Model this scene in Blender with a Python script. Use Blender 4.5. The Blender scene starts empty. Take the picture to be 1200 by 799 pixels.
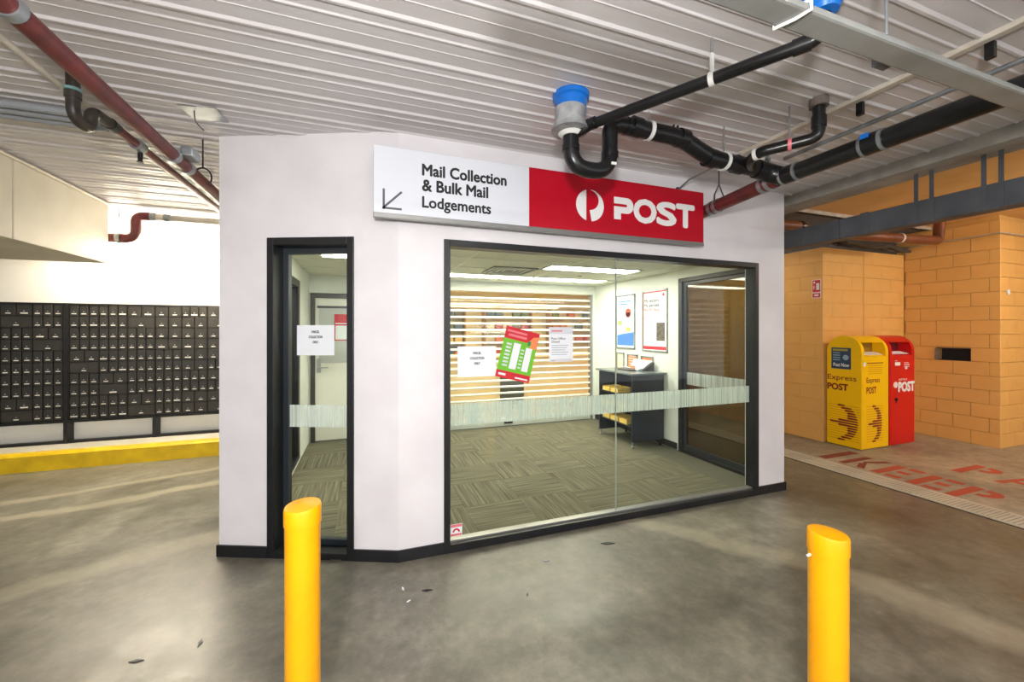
import bpy, bmesh, math, random
from mathutils import Matrix, Vector
random.seed(7)
S = bpy.context.scene
COL = S.collection
PI = math.pi

# ------------------------------------------------------------------ camera, world, light, exposure
cam_d = bpy.data.cameras.new('camera'); cam = bpy.data.objects.new('camera', cam_d); COL.objects.link(cam)
cam_d.sensor_width = 36.0; cam_d.lens = 474.0/1200*36
cam_d.shift_y = -(399.5-387.0)/1200
cam_d.clip_start = 0.05
YAW = math.radians(19.8)
cam.location = (0, 0, 1.5); cam.rotation_euler = (PI/2, 0, -YAW)
S.camera = cam
W_ = bpy.data.worlds.new('world'); S.world = W_; W_.use_nodes = True
W_.node_tree.nodes['Background'].inputs[0].default_value = (0.93, 0.96, 1.0, 1)
W_.node_tree.nodes['Background'].inputs[1].default_value = 0.8
S.view_settings.view_transform = 'Standard'; S.view_settings.look = 'None'
S.view_settings.gamma = 1; S.view_settings.use_curve_mapping = False
S.view_settings.exposure = 0.82
# the photographer's flash, held up to the left of the lens
fl = bpy.data.lights.new('camera_flash', 'POINT'); fl.energy = 140; fl.shadow_soft_size = 0.10; fl.color = (1.0, 0.97, 0.95)
flo = bpy.data.objects.new('camera_flash', fl); flo.location = (-0.22, -0.35, 1.85); COL.objects.link(flo)

# ------------------------------------------------------------------ helpers
WM = {}
def lin(c): return tuple(((x/255)/12.92 if x/255 <= 0.04045 else ((x/255+0.055)/1.055)**2.4) for x in c)

def mat(name, c, rough=0.5, metal=0.0, c2=None, nscale=6.0, bump=0.0, bscale=None, stretch=None, emit=None, spec=0.5, ramp=(0.35, 0.65), detail=5):
    m = bpy.data.materials.new(name); m.use_nodes = True
    nt = m.node_tree; b = nt.nodes['Principled BSDF']
    b.inputs['Base Color'].default_value = lin(c)+(1,)
    b.inputs['Roughness'].default_value = rough; b.inputs['Metallic'].default_value = metal
    b.inputs['Specular IOR Level'].default_value = spec
    if c2 or bump:
        tc = nt.nodes.new('ShaderNodeTexCoord'); vec = tc.outputs['Object']
        if stretch:
            mp = nt.nodes.new('ShaderNodeMapping'); mp.inputs['Scale'].default_value = stretch
            nt.links.new(vec, mp.inputs['Vector']); vec = mp.outputs['Vector']
        if c2:
            n = nt.nodes.new('ShaderNodeTexNoise'); n.inputs['Scale'].default_value = nscale; n.inputs['Detail'].default_value = detail
            r = nt.nodes.new('ShaderNodeValToRGB')
            r.color_ramp.elements[0].position = ramp[0]; r.color_ramp.elements[1].position = ramp[1]
            r.color_ramp.elements[0].color = lin(c)+(1,); r.color_ramp.elements[1].color = lin(c2)+(1,)
            nt.links.new(vec, n.inputs['Vector']); nt.links.new(n.outputs['Fac'], r.inputs['Fac']); nt.links.new(r.outputs['Color'], b.inputs['Base Color'])
        if bump:
            n2 = nt.nodes.new('ShaderNodeTexNoise'); n2.inputs['Scale'].default_value = bscale or nscale*4; n2.inputs['Detail'].default_value = 4
            bp = nt.nodes.new('ShaderNodeBump'); bp.inputs['Strength'].default_value = bump; bp.inputs['Distance'].default_value = 0.01
            nt.links.new(vec, n2.inputs['Vector']); nt.links.new(n2.outputs['Fac'], bp.inputs['Height']); nt.links.new(bp.outputs['Normal'], b.inputs['Normal'])
    if emit:
        b.inputs['Emission Color'].default_value = lin(emit[0])+(1,); b.inputs['Emission Strength'].default_value = emit[1]
    return m

def glass_mat(name, tint, ior=1.45, rough=0.0, boost=1.0):
    m = bpy.data.materials.new(name); m.use_nodes = True; nt = m.node_tree; nt.nodes.clear()
    o = nt.nodes.new('ShaderNodeOutputMaterial'); mx = nt.nodes.new('ShaderNodeMixShader')
    t = nt.nodes.new('ShaderNodeBsdfTransparent'); t.inputs[0].default_value = lin(tint)+(1,)
    g = nt.nodes.new('ShaderNodeBsdfGlossy'); g.inputs['Roughness'].default_value = rough
    F0 = ((ior-1)/(ior+1))**2*boost
    lw = nt.nodes.new('ShaderNodeLayerWeight'); lw.inputs['Blend'].default_value = 0.5
    pw = nt.nodes.new('ShaderNodeMath'); pw.operation = 'POWER'; pw.inputs[1].default_value = 5
    mu = nt.nodes.new('ShaderNodeMath'); mu.operation = 'MULTIPLY_ADD'; mu.inputs[1].default_value = 1-F0; mu.inputs[2].default_value = F0
    nt.links.new(lw.outputs['Facing'], pw.inputs[0]); nt.links.new(pw.outputs[0], mu.inputs[0]); nt.links.new(mu.outputs[0], mx.inputs[0])
    nt.links.new(t.outputs[0], mx.inputs[1]); nt.links.new(g.outputs[0], mx.inputs[2]); nt.links.new(mx.outputs[0], o.inputs[0])
    return m

def setw(o, parent):
    COL.objects.link(o)
    if parent is not None:
        o.parent = parent; o.matrix_parent_inverse = WM.get(parent.name, Matrix()).inverted()
    WM[o.name] = Matrix()
    return o

class MB:
    def __init__(self): self.v = []; self.f = []
    def add(self, vs, fs):
        k = len(self.v); self.v += [tuple(p) for p in vs]; self.f += [tuple(i+k for i in q) for q in fs]; return self
    def box(self, lo, hi, M=None):
        x0, y0, z0 = lo; x1, y1, z1 = hi
        vs = [Vector(p) for p in ((x0,y0,z0),(x1,y0,z0),(x1,y1,z0),(x0,y1,z0),(x0,y0,z1),(x1,y0,z1),(x1,y1,z1),(x0,y1,z1))]
        if M: vs = [M @ p for p in vs]
        return self.add(vs, [(0,3,2,1),(4,5,6,7),(0,1,5,4),(1,2,6,5),(2,3,7,6),(3,0,4,7)])
    def prism(self, poly, vec):
        n = len(poly); a = [Vector(p) for p in poly]; v = Vector(vec); b = [p+v for p in a]
        nrm = Vector((0,0,0))
        for i in range(n): nrm += a[i].cross(a[(i+1) % n])
        fs = [(i, (i+1) % n, n+(i+1) % n, n+i) for i in range(n)]; caps = [tuple(reversed(range(n))), tuple(range(n, 2*n))]
        if nrm.dot(v) < 0: fs = [tuple(reversed(q)) for q in fs]; caps = [tuple(reversed(q)) for q in caps]
        return self.add(a+b, fs+caps)
    def tube(self, path, r, n=14, caps=True, r_end=None):
        P = [Vector(p) for p in path]; N = len(P); rings = []; up = None
        for i in range(N):
            t = (P[min(i+1, N-1)]-P[max(i-1, 0)]).normalized()
            if up is None:
                up = Vector((0,0,1)) if abs(t.z) < 0.9 else Vector((1,0,0))
            s = t.cross(up).normalized(); up = s.cross(t).normalized()
            rr = r if r_end is None else r+(r_end-r)*i/(N-1)
            rings.append([P[i]+(s*math.cos(2*PI*k/n)+up*math.sin(2*PI*k/n))*rr for k in range(n)])
        vs = [p for q in rings for p in q]; fs = []
        for i in range(N-1):
            for k in range(n): fs.append((i*n+k, i*n+(k+1) % n, (i+1)*n+(k+1) % n, (i+1)*n+k))
        if caps: fs += [tuple(reversed(range(n))), tuple((N-1)*n+k for k in range(n))]
        return self.add(vs, fs)
    def lathe(self, prof, c, n=28):
        vs = []; fs = []
        for (r, z) in prof:
            for k in range(n): vs.append((c[0]+r*math.cos(2*PI*k/n), c[1]+r*math.sin(2*PI*k/n), c[2]+z))
        for i in range(len(prof)-1):
            for k in range(n): fs.append((i*n+k, i*n+(k+1) % n, (i+1)*n+(k+1) % n, (i+1)*n+k))
        fs += [tuple(reversed(range(n))), tuple((len(prof)-1)*n+k for k in range(n))]
        return self.add(vs, fs)
    def mesh(self, name, smooth=False, bevel=0.0):
        me = bpy.data.meshes.new(name); me.from_pydata(self.v, [], self.f)
        bm = bmesh.new(); bm.from_mesh(me)
        if bevel:
            es = [e for e in bm.edges if len(e.link_faces) == 2 and e.calc_face_angle(0) > 0.6]
            bmesh.ops.bevel(bm, geom=es, offset=bevel, segments=2, affect='EDGES', profile=0.5, clamp_overlap=True)
        bmesh.ops.recalc_face_normals(bm, faces=bm.faces[:])
        bm.to_mesh(me); bm.free()
        if smooth:
            for p in me.polygons: p.use_smooth = True
            me.set_sharp_from_angle(angle=math.radians(38))
        return me
    def build(self, name, m, parent=None, smooth=False, bevel=0.0, kind=None):
        me = self.mesh(name, smooth, bevel)
        me.materials.append(m)
        o = bpy.data.objects.new(name, me)
        if kind: o['kind'] = kind
        return setw(o, parent)

def tag(o, label, cat, group=None):
    o['label'] = label; o['category'] = cat
    if group: o['group'] = group
    return o
def thing(name, label, cat, loc=(0,0,0), group=None):
    o = bpy.data.objects.new(name, None); COL.objects.link(o); o.location = loc; o.empty_display_size = 0.1
    WM[o.name] = Matrix.Translation(loc)
    return tag(o, label, cat, group)
def struct_root(name, loc=(0,0,0)):
    o = bpy.data.objects.new(name, None); COL.objects.link(o); o.location = loc; WM[o.name] = Matrix.Translation(loc)
    o['kind'] = 'structure'; return o
def put(name, me, parent, loc, rotz=0.0):        # shared mesh child at a world location
    o = bpy.data.objects.new(name, me); COL.objects.link(o)
    if parent is not None: o.parent = parent; o.matrix_parent_inverse = WM.get(parent.name, Matrix()).inverted()
    o.location = loc; o.rotation_euler = (0, 0, rotz); WM[o.name] = Matrix.Translation(loc) @ Matrix.Rotation(rotz, 4, 'Z')
    return o
def rpath(pts, rad, seg=7):
    P = [Vector(p) for p in pts]; out = [P[0]]
    for i in range(1, len(P)-1):
        a = (P[i-1]-P[i]); b = (P[i+1]-P[i]); r = min(rad, a.length*0.49, b.length*0.49)
        p0 = P[i]+a.normalized()*r; p1 = P[i]+b.normalized()*r
        for k in range(seg+1):
            t = k/seg; out.append(p0*(1-t)**2+P[i]*2*t*(1-t)+p1*t*t)
    out.append(P[-1]); return out
def frame(o, x, up):                              # matrix from local (x, y, z=normal) to world
    x = Vector(x).normalized(); up = Vector(up).normalized(); n = x.cross(up)
    return Matrix((( x.x, up.x, n.x, o[0]), (x.y, up.y, n.y, o[1]), (x.z, up.z, n.z, o[2]), (0,0,0,1)))
def text(name, body, m, parent, M, w, h, bold=0.0, depth=0.0008, align='LEFT', spacing=1.0, linesp=1.0, fit=True):
    cu = bpy.data.curves.new('t', 'FONT'); cu.body = body; cu.size = 1; cu.align_x = align
    cu.space_character = spacing; cu.space_line = linesp; cu.resolution_u = 3; cu.fill_mode = 'FRONT'
    ob = bpy.data.objects.new('t', cu); COL.objects.link(ob)
    dg = bpy.context.evaluated_depsgraph_get(); dg.update()
    me = bpy.data.meshes.new_from_object(ob.evaluated_get(dg))
    bpy.data.objects.remove(ob); bpy.data.curves.remove(cu)
    xs = [v.co.x for v in me.vertices]; ys = [v.co.y for v in me.vertices]
    x0, x1, y0, y1 = min(xs), max(xs), min(ys), max(ys)
    sx = w/(x1-x0); sy = h/(y1-y0)
    vs = [((v.co.x-x0)*sx, (v.co.y-y0)*sy) for v in me.vertices]; fs = [tuple(p.vertices) for p in me.polygons]
    bpy.data.meshes.remove(me); mb = MB(); b_ = bold*sy*0.9
    for k in range(8 if b_ else 1):
        dx, dy = (b_*math.cos(k*PI/4), b_*math.sin(k*PI/4)) if b_ else (0, 0)
        mb.add([M @ Vector((x+dx, y+dy, depth+k*0.00002)) for x, y in vs], fs)
    me = bpy.data.meshes.new(name); me.from_pydata(mb.v, [], mb.f)
    me.materials.append(m)
    o = bpy.data.objects.new(name, me); return setw(o, parent)
def flat(name, polys, m, parent, M, z=0.0006, th=None):
    mb = MB()
    for p in polys:
        q = [M @ Vector((a, b, z)) for a, b in p]
        if th: mb.prism([M @ Vector((a, b, z-th)) for a, b in p], (M.to_3x3() @ Vector((0,0,1)))*th)
        else: mb.add(q, [tuple(range(len(q)))])
    me = bpy.data.meshes.new(name); me.from_pydata(mb.v, [], mb.f); me.materials.append(m)
    o = bpy.data.objects.new(name, me); return setw(o, parent)
def rect(x0, y0, x1, y1): return [(x0,y0),(x1,y0),(x1,y1),(x0,y1)]

# ------------------------------------------------------------------ materials
WHITE = mat('white wall paint', (233,230,233), 0.55, c2=(224,220,223), nscale=2.5, bump=0.05, bscale=60)
WHITE_IN = mat('interior white paint', (232,234,226), 0.6, c2=(224,227,218), nscale=2)
BLACK_FR = mat('black powder coat', (18,19,22), 0.38, c2=(26,27,30), nscale=8)
SKIRT = mat('black skirting', (15,16,19), 0.5, c2=(26,26,28), nscale=9)
DECK = mat('painted steel deck', (212,209,211), 0.42, c2=(196,191,190), nscale=1.3, stretch=(0.6,3,1), metal=0.0)
YELLOW_BLOCK = mat('yellow painted block', (231,180,103), 0.55, c2=(225,171,94), nscale=3, bump=0.25, bscale=70)
YELLOW_BLOCK2 = mat('yellow painted block b', (227,174,97), 0.55, c2=(234,183,107), nscale=4, bump=0.25, bscale=70)
YELLOW_MORTAR = mat('yellow painted joint', (218,168,96), 0.7)
YELLOW_CEIL = mat('yellow painted soffit', (226,184,120), 0.6, c2=(216,172,106), nscale=3)
CONC = mat('grey concrete', (168,164,156), 0.75, c2=(140,136,128), nscale=5, bump=0.2, bscale=40)
CONC_PALE = mat('pale concrete beam', (206,200,186), 0.6, c2=(192,186,170), nscale=2.2, bump=0.12, bscale=30)
DARK_SOFFIT = mat('dark concrete', (92,84,74), 0.8, c2=(74,68,60), nscale=4)
RED_PIPE = mat('red painted pipe', (112,38,36), 0.42, c2=(86,32,32), nscale=12, bump=0.05)
BLACK_PIPE = mat('black plastic pipe', (15,16,18), 0.28, c2=(24,24,26), nscale=10)
BROWN_PIPE = mat('brown plastic pipe', (136,74,44), 0.4, c2=(112,62,40), nscale=6)
RUST_PIPE = mat('dark patinated copper', (70,62,54), 0.42, metal=0.3, c2=(44,42,40), nscale=16)
GALV = mat('galvanised steel', (170,176,180), 0.35, metal=0.7, c2=(140,146,150), nscale=12)
GALV_DUCT = mat('dull grey steel duct', (92,96,102), 0.5, metal=0.15, c2=(74,78,84), nscale=5)
TRAY_PAINT = mat('grey painted box section', (150,152,150), 0.45, metal=0.1, c2=(128,130,126), nscale=4)
CONDUIT_W = mat('pale conduit', (206,198,184), 0.5, c2=(186,178,164), nscale=10)
CONDUIT_G = mat('grey conduit', (150,154,160), 0.45)
STRAP_W = mat('white plastic strap', (226,226,222), 0.5)
BLUE = mat('blue plastic collar', (20,118,214), 0.35, c2=(14,104,196), nscale=8)
TAPE = mat('grey duct tape', (168,170,172), 0.38, c2=(136,138,140), nscale=18, bump=0.6, bscale=22)
KERB_Y = mat('yellow kerb paint', (246,206,20), 0.5, c2=(226,184,14), nscale=7, bump=0.2, bscale=30)
BOLL = mat('yellow bollard paint', (246,171,0), 0.32, c2=(241,163,0), nscale=5)
PB_FACE = mat('dark grey box door', (62,59,53), 0.42, c2=(50,48,44), nscale=4, metal=0.2)
PB_FRAME = mat('black box frame', (34,33,32), 0.45, metal=0.2)
PLATE = mat('pale number plate', (236,234,224), 0.5)
RED_SIGN = mat('red sign face', (188,2,34), 0.3)
WHITE_SIGN = mat('white sign face', (222,226,234), 0.28)
INK = mat('black print', (20,20,24), 0.5)
GREY_INK = mat('grey print', (84,88,96), 0.5)
PALE_INK = mat('pale grey print', (150,156,166), 0.6)
ALU = mat('aluminium edge', (150,150,148), 0.35, metal=0.6)
WPRINT = mat('white print', (240,240,240), 0.45)
PAPER = mat('white paper', (236,240,244), 0.6)
PAPER_G = mat('pale grey paper', (214,216,224), 0.6)
GREEN = mat('green print', (112,190,40), 0.5)
RED_PR = mat('red print', (206,28,44), 0.5)
PINK_PR = mat('pink print', (226,120,128), 0.5)
ORANGE_PR = mat('orange print', (238,140,84), 0.5)
BLUE_PR = mat('blue print', (70,128,208), 0.5)
BLUE_PALE = mat('pale blue print', (206,222,238), 0.5)
NAVY = mat('navy label', (34,62,96), 0.45, c2=(46,78,112), nscale=12)
DKGREEN = mat('dark grey counter', (62,70,70), 0.5)
DESK_GREY = mat('charcoal laminate', (36,42,52), 0.45, c2=(41,47,58), nscale=8)
DESK_TOP = mat('grey desk top', (104,112,112), 0.25)
CARTON = mat('yellow form box', (238,200,96), 0.6, c2=(244,216,130), nscale=10)
CREAM = mat('cream laminate', (242,230,196), 0.55, c2=(236,222,184), nscale=3)
CREAM_W = mat('cream wall', (242,226,186), 0.6)
TIMBER = mat('timber laminate', (196,150,96), 0.5, c2=(180,134,84), nscale=4, stretch=(1,1,8))
TILE_C = mat('ceiling tile', (226,228,212), 0.8, c2=(218,220,202), nscale=30)
TBAR = mat('ceiling tee bar', (238,238,228), 0.5)
DOORW = mat('white door', (236,234,222), 0.45)
DOORF = mat('brown door edge', (92,60,38), 0.5)
GREY_PANEL = mat('grey door panel', (188,190,184), 0.4)
STEEL = mat('brushed steel', (176,178,180), 0.3, metal=0.9)
BOX_Y = mat('yellow post box paint', (252,200,0), 0.3)
BOX_R = mat('red post box paint', (212,8,14), 0.3)
BOX_IN = mat('post box chute', (150,110,20), 0.5)
BOX_INR = mat('red box chute', (110,6,12), 0.4)
MAROON = mat('maroon print', (132,28,30), 0.5)
STENCIL = mat('worn red stencil paint', (188,70,48), 0.7, c2=(166,88,68), nscale=14)
STENCIL_D = mat('dark red stencil paint', (138,52,44), 0.7, c2=(116,52,46), nscale=14)
LAMP = mat('lit fluorescent diffuser', (255,255,250), 0.5, emit=((255,252,244), 9.0))
LAMP_IN = mat('lit panel diffuser', (255,255,250), 0.5, emit=((255,252,238), 15.0))
LAMP_W = mat('lit warm diffuser', (255,250,235), 0.5, emit=((255,240,214), 30.0))
LAMP_SHELL = mat('white lamp housing', (235,235,232), 0.5)
GLASS = glass_mat('clear glass', (249,252,249), 1.38)
GLASS_SIDE = glass_mat('side door glass', (196,200,192), 1.5)
POLY = glass_mat('clear slat', (250,250,244), 1.42, rough=0.12)

def frost_mat():
    m = bpy.data.materials.new('frosted film'); m.use_nodes = True; nt = m.node_tree; nt.nodes.clear(); L = nt.links
    o = nt.nodes.new('ShaderNodeOutputMaterial'); mx = nt.nodes.new('ShaderNodeMixShader')
    t = nt.nodes.new('ShaderNodeBsdfTransparent')
    d = nt.nodes.new('ShaderNodeBsdfDiffuse'); d.inputs[0].default_value = lin((222,230,226))+(1,)
    tl = nt.nodes.new('ShaderNodeBsdfTranslucent'); tl.inputs[0].default_value = lin((222,230,226))+(1,)
    m2 = nt.nodes.new('ShaderNodeMixShader'); m2.inputs[0].default_value = 0.5
    tc = nt.nodes.new('ShaderNodeTexCoord'); sp = nt.nodes.new('ShaderNodeSeparateXYZ')
    ad = nt.nodes.new('ShaderNodeMath'); ad.operation = 'SUBTRACT'
    mu = nt.nodes.new('ShaderNodeMath'); mu.operation = 'MULTIPLY'; mu.inputs[1].default_value = 95
    fl_ = nt.nodes.new('ShaderNodeMath'); fl_.operation = 'FLOOR'
    wn = nt.nodes.new('ShaderNodeTexWhiteNoise'); wn.noise_dimensions = '1D'
    mr = nt.nodes.new('ShaderNodeMapRange'); mr.inputs['To Min'].default_value = 0.4; mr.inputs['To Max'].default_value = 0.95
    L.new(tc.outputs['Object'], sp.inputs[0]); L.new(sp.outputs[0], ad.inputs[0]); L.new(sp.outputs[1], ad.inputs[1])
    L.new(ad.outputs[0], mu.inputs[0]); L.new(mu.outputs[0], fl_.inputs[0]); L.new(fl_.outputs[0], wn.inputs['W'])
    L.new(wn.outputs['Value'], mr.inputs['Value']); L.new(mr.outputs[0], mx.inputs[0])
    L.new(d.outputs[0], m2.inputs[1]); L.new(tl.outputs[0], m2.inputs[2])
    L.new(t.outputs[0], mx.inputs[1]); L.new(m2.outputs[0], mx.inputs[2]); L.new(mx.outputs[0], o.inputs[0])
    return m
FROST = frost_mat()

def floor_mat(name, cols, pos, rough, stain):
    m = bpy.data.materials.new(name); m.use_nodes = True; nt = m.node_tree; L = nt.links; b = nt.nodes['Principled BSDF']
    tc = nt.nodes.new('ShaderNodeTexCoord')
    def noise(sc, det, ro, dist=0.0):
        n = nt.nodes.new('ShaderNodeTexNoise'); n.inputs['Scale'].default_value = sc; n.inputs['Detail'].default_value = det; n.inputs['Roughness'].default_value = ro; n.inputs['Distortion'].default_value = dist
        L.new(tc.outputs['Object'], n.inputs['Vector']); return n
    def ramp(n, p, c):
        r = nt.nodes.new('ShaderNodeValToRGB'); e = r.color_ramp.elements
        e[0].position = p[0]; e[0].color = tuple(c[0])+(1,); e[1].position = p[-1]; e[1].color = tuple(c[-1])+(1,)
        for q, k in list(zip(p, c))[1:-1]: e.new(q).color = tuple(k)+(1,)
        L.new(n.outputs['Fac'], r.inputs['Fac']); return r
    def mul(a, b2):
        x = nt.nodes.new('ShaderNodeMix'); x.data_type = 'RGBA'; x.blend_type = 'MULTIPLY'; x.inputs[0].default_value = 1
        L.new(a, x.inputs[6]); L.new(b2, x.inputs[7]); return x
    r1 = ramp(noise(0.7, 6, 0.6), pos, [tuple(1.3*x for x in lin(c)) for c in cols])
    n2 = noise(2.2, 7, 0.66); r2 = ramp(n2, (0.36, 0.5, 0.64), [(stain*0.88, stain*0.88, stain*0.85), (0.88, 0.88, 0.88), (1, 0.99, 0.97)])
    r3 = ramp(noise(14, 5, 0.65), (0.35, 0.65), [(0.8, 0.8, 0.8), (1, 1, 1)])
    r4 = ramp(noise(6.5, 8, 0.75), (0.38, 0.62), [(0.69, 0.69, 0.69), (1, 1, 1)])
    mx = mul(mul(mul(r1.outputs['Color'], r2.outputs['Color']).outputs[2], r3.outputs['Color']).outputs[2], r4.outputs['Color'])
    L.new(mx.outputs[2], b.inputs['Base Color'])
    mr = nt.nodes.new('ShaderNodeMapRange'); mr.inputs['From Min'].default_value = 0.35; mr.inputs['From Max'].default_value = 0.65
    mr.inputs['To Min'].default_value = rough[0]; mr.inputs['To Max'].default_value = rough[1]
    L.new(n2.outputs['Fac'], mr.inputs['Value']); L.new(mr.outputs[0], b.inputs['Roughness'])
    bp = nt.nodes.new('ShaderNodeBump'); bp.inputs['Strength'].default_value = 0.05; bp.inputs['Distance'].default_value = 0.01
    L.new(noise(40, 3, 0.5).outputs['Fac'], bp.inputs['Height']); L.new(bp.outputs['Normal'], b.inputs['Normal'])
    return m, mx, tc, b
FLOOR, fmx, ftc, fb = floor_mat('sealed concrete', [(108,102,90),(124,120,107),(140,136,123)], [0.36,0.5,0.64], (0.30,0.44), 0.74)
# pale worn tyre arcs on the sealed concrete (wear with a shape of its own)
nt = FLOOR.node_tree; L = nt.links
def arc_node(cx, cy, R, wd):
    sp = nt.nodes.new('ShaderNodeVectorMath'); sp.operation = 'DISTANCE'; sp.inputs[1].default_value = (cx, cy, 0)
    nz = nt.nodes.new('ShaderNodeTexNoise'); nz.inputs['Scale'].default_value = 1.5; nz.inputs['Detail'].default_value = 6
    L.new(ftc.outputs['Object'], nz.inputs['Vector']); L.new(ftc.outputs['Object'], sp.inputs[0])
    a = nt.nodes.new('ShaderNodeMath'); a.operation = 'MULTIPLY_ADD'; a.inputs[1].default_value = 0.35; L.new(nz.outputs['Fac'], a.inputs[0]); L.new(sp.outputs['Value'], a.inputs[2])
    s = nt.nodes.new('ShaderNodeMath'); s.operation = 'SUBTRACT'; s.inputs[1].default_value = R+0.175; L.new(a.outputs[0], s.inputs[0])
    ab = nt.nodes.new('ShaderNodeMath'); ab.operation = 'ABSOLUTE'; L.new(s.outputs[0], ab.inputs[0])
    mr = nt.nodes.new('ShaderNodeMapRange'); mr.inputs['From Min'].default_value = wd*0.4; mr.inputs['From Max'].default_value = wd
    mr.inputs['To Min'].default_value = 1; mr.inputs['To Max'].default_value = 0; L.new(ab.outputs[0], mr.inputs['Value'])
    return mr
prev = fmx.outputs[2]
for (cx, cy, R, wd, k) in ((-5.0, 14.5, 10.4, 0.10, 0.45), (-5.0, 14.5, 9.9, 0.08, 0.4), (-1.6, -6.2, 9.15, 0.08, 0.0), (-0.3, 0.2, 3.35, 0.14, 0.3)):
    if k == 0: continue
    mrn = arc_node(cx, cy, R, wd)
    q = nt.nodes.new('ShaderNodeMath'); q.operation = 'MULTIPLY'; q.inputs[1].default_value = k; L.new(mrn.outputs[0], q.inputs[0])
    mm = nt.nodes.new('ShaderNodeMix'); mm.data_type = 'RGBA'; mm.inputs[7].default_value = lin((196,186,162))+(1,)
    L.new(q.outputs[0], mm.inputs[0]); L.new(prev, mm.inputs[6]); prev = mm.outputs[2]
L.new(prev, fb.inputs['Base Color'])
PAVE, _, _, _ = floor_mat('worn bay concrete', [(150,140,124),(166,156,140),(180,170,152)], [0.36,0.5,0.64], (0.45,0.6), 0.8)

def carpet_mat():
    m = bpy.data.materials.new('striped carpet tile'); m.use_nodes = True; nt = m.node_tree; L = nt.links; b = nt.nodes['Principled BSDF']
    b.inputs['Roughness'].default_value = 0.95; b.inputs['Specular IOR Level'].default_value = 0.1
    tc = nt.nodes.new('ShaderNodeTexCoord'); oi = nt.nodes.new('ShaderNodeObjectInfo')
    ad = nt.nodes.new('ShaderNodeVectorMath'); ad.operation = 'ADD'
    cb = nt.nodes.new('ShaderNodeCombineXYZ'); mm = nt.nodes.new('ShaderNodeMath'); mm.operation = 'MULTIPLY'; mm.inputs[1].default_value = 40
    L.new(oi.outputs['Random'], mm.inputs[0]); L.new(mm.outputs[0], cb.inputs[0])
    L.new(tc.outputs['Object'], ad.inputs[0]); L.new(cb.outputs[0], ad.inputs[1])
    mp = nt.nodes.new('ShaderNodeMapping'); mp.inputs['Scale'].default_value = (42, 0.9, 1); L.new(ad.outputs[0], mp.inputs['Vector'])
    n = nt.nodes.new('ShaderNodeTexNoise'); n.inputs['Scale'].default_value = 1.0; n.inputs['Detail'].default_value = 3; n.inputs['Roughness'].default_value = 0.7
    L.new(mp.outputs[0], n.inputs['Vector'])
    r = nt.nodes.new('ShaderNodeValToRGB'); e = r.color_ramp.elements
    e[0].position = 0.36; e[0].color = lin((88,86,74))+(1,); e[1].position = 0.62; e[1].color = lin((132,127,106))+(1,)
    k = e.new(0.5); k.color = lin((110,106,90))+(1,)
    L.new(n.outputs['Fac'], r.inputs['Fac'])
    n3 = nt.nodes.new('ShaderNodeTexNoise'); n3.inputs['Scale'].default_value = 400; L.new(tc.outputs['Object'], n3.inputs['Vector'])
    bp = nt.nodes.new('ShaderNodeBump'); bp.inputs['Strength'].default_value = 0.3; bp.inputs['Distance'].default_value = 0.004
    L.new(n3.outputs['Fac'], bp.inputs['Height']); L.new(bp.outputs['Normal'], b.inputs['Normal']); L.new(r.outputs['Color'], b.inputs['Base Color'])
    return m
CARPET = carpet_mat()

# ------------------------------------------------------------------ the setting: ground
ZC = 2.79
YF = 2.715                       # shopfront plane
MB().box((-9,-4.5,-0.2), (4.66,7.5,0)).build('floor', FLOOR, kind='structure')
MB().box((4.66,-4.5,-0.2), (11,7.5,0.0)).build('floor_bay', PAVE, kind='structure')
# drain strip between the two slabs
dr = thing('drain_channel', 'long grey slotted drain cover set in the floor beside red stencilled letters', 'drain', (4.82,2,0))
MB().box((4.655,-4.4,-0.05), (4.675,7.4,0.002)).build('channel_gap', SKIRT, dr)
gm = MB().box((-0.15,-0.245,0), (0.15,0.245,0.006)).mesh('drain_cover'); gm.materials.append(CONC_PALE)
sl = MB()
for k in range(16): sl.box((-0.12,-0.23+k*0.03,0.0055), (0.10,-0.222+k*0.03,0.0068))
slm = sl.mesh('slots'); slm.materials.append(CONC)
for i in range(20):
    c = put('drain_cover', gm, dr, (4.83, -3.0+i*0.5, 0)); put('slots', slm, c, (4.83, -3.0+i*0.5, 0))
# kerb and ledge at the post boxes
kb = MB(); kb.prism([(-9,5.75,0),(-9,5.75,0.165),(-9,5.775,0.19),(-9,5.86,0.19),(-9,5.86,0)], (8.0,0,0))
tag(kb.build('kerb', KERB_Y), 'yellow painted concrete kerb below the bank of black post boxes', 'kerb')
MB().box((-9,5.86,0), (-1.0,6.3,0.18)).build('trim_1', CONC_PALE, kind='structure')
MB().box((-9,6.3,0), (-0.92,6.42,3.2)).build('wall_back_left', mat('bright white wall', (240,238,230), 0.7), kind='structure')

# ------------------------------------------------------------------ ceiling
cl = MB().box((-9,-4.5,ZC+0.05), (3.85,6.42,ZC+0.2)).build('ceiling', DARK_SOFFIT, kind='structure')
PIT = 0.249
pr = [(0,0),(0.010,-0.010),(0.022,-0.010),(0.026,0),(0.083,0),(0.089,-0.006),(0.096,-0.006),(0.099,0),(0.166,0),(0.169,-0.003),(0.171,-0.003),(0.173,0),(PIT-0.0005,0),(PIT-0.0005,0.045),(0,0.045)]
dm = MB(); dm.prism([(-9,y,z) for y, z in pr], (12.84,0,0))
dme = dm.mesh('deck_panel'); dme.materials.append(DECK)
y = 1.955-PIT*25
while y < 6.25:
    put('deck_panel', dme, cl, (0, y, ZC)); y += PIT
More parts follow.
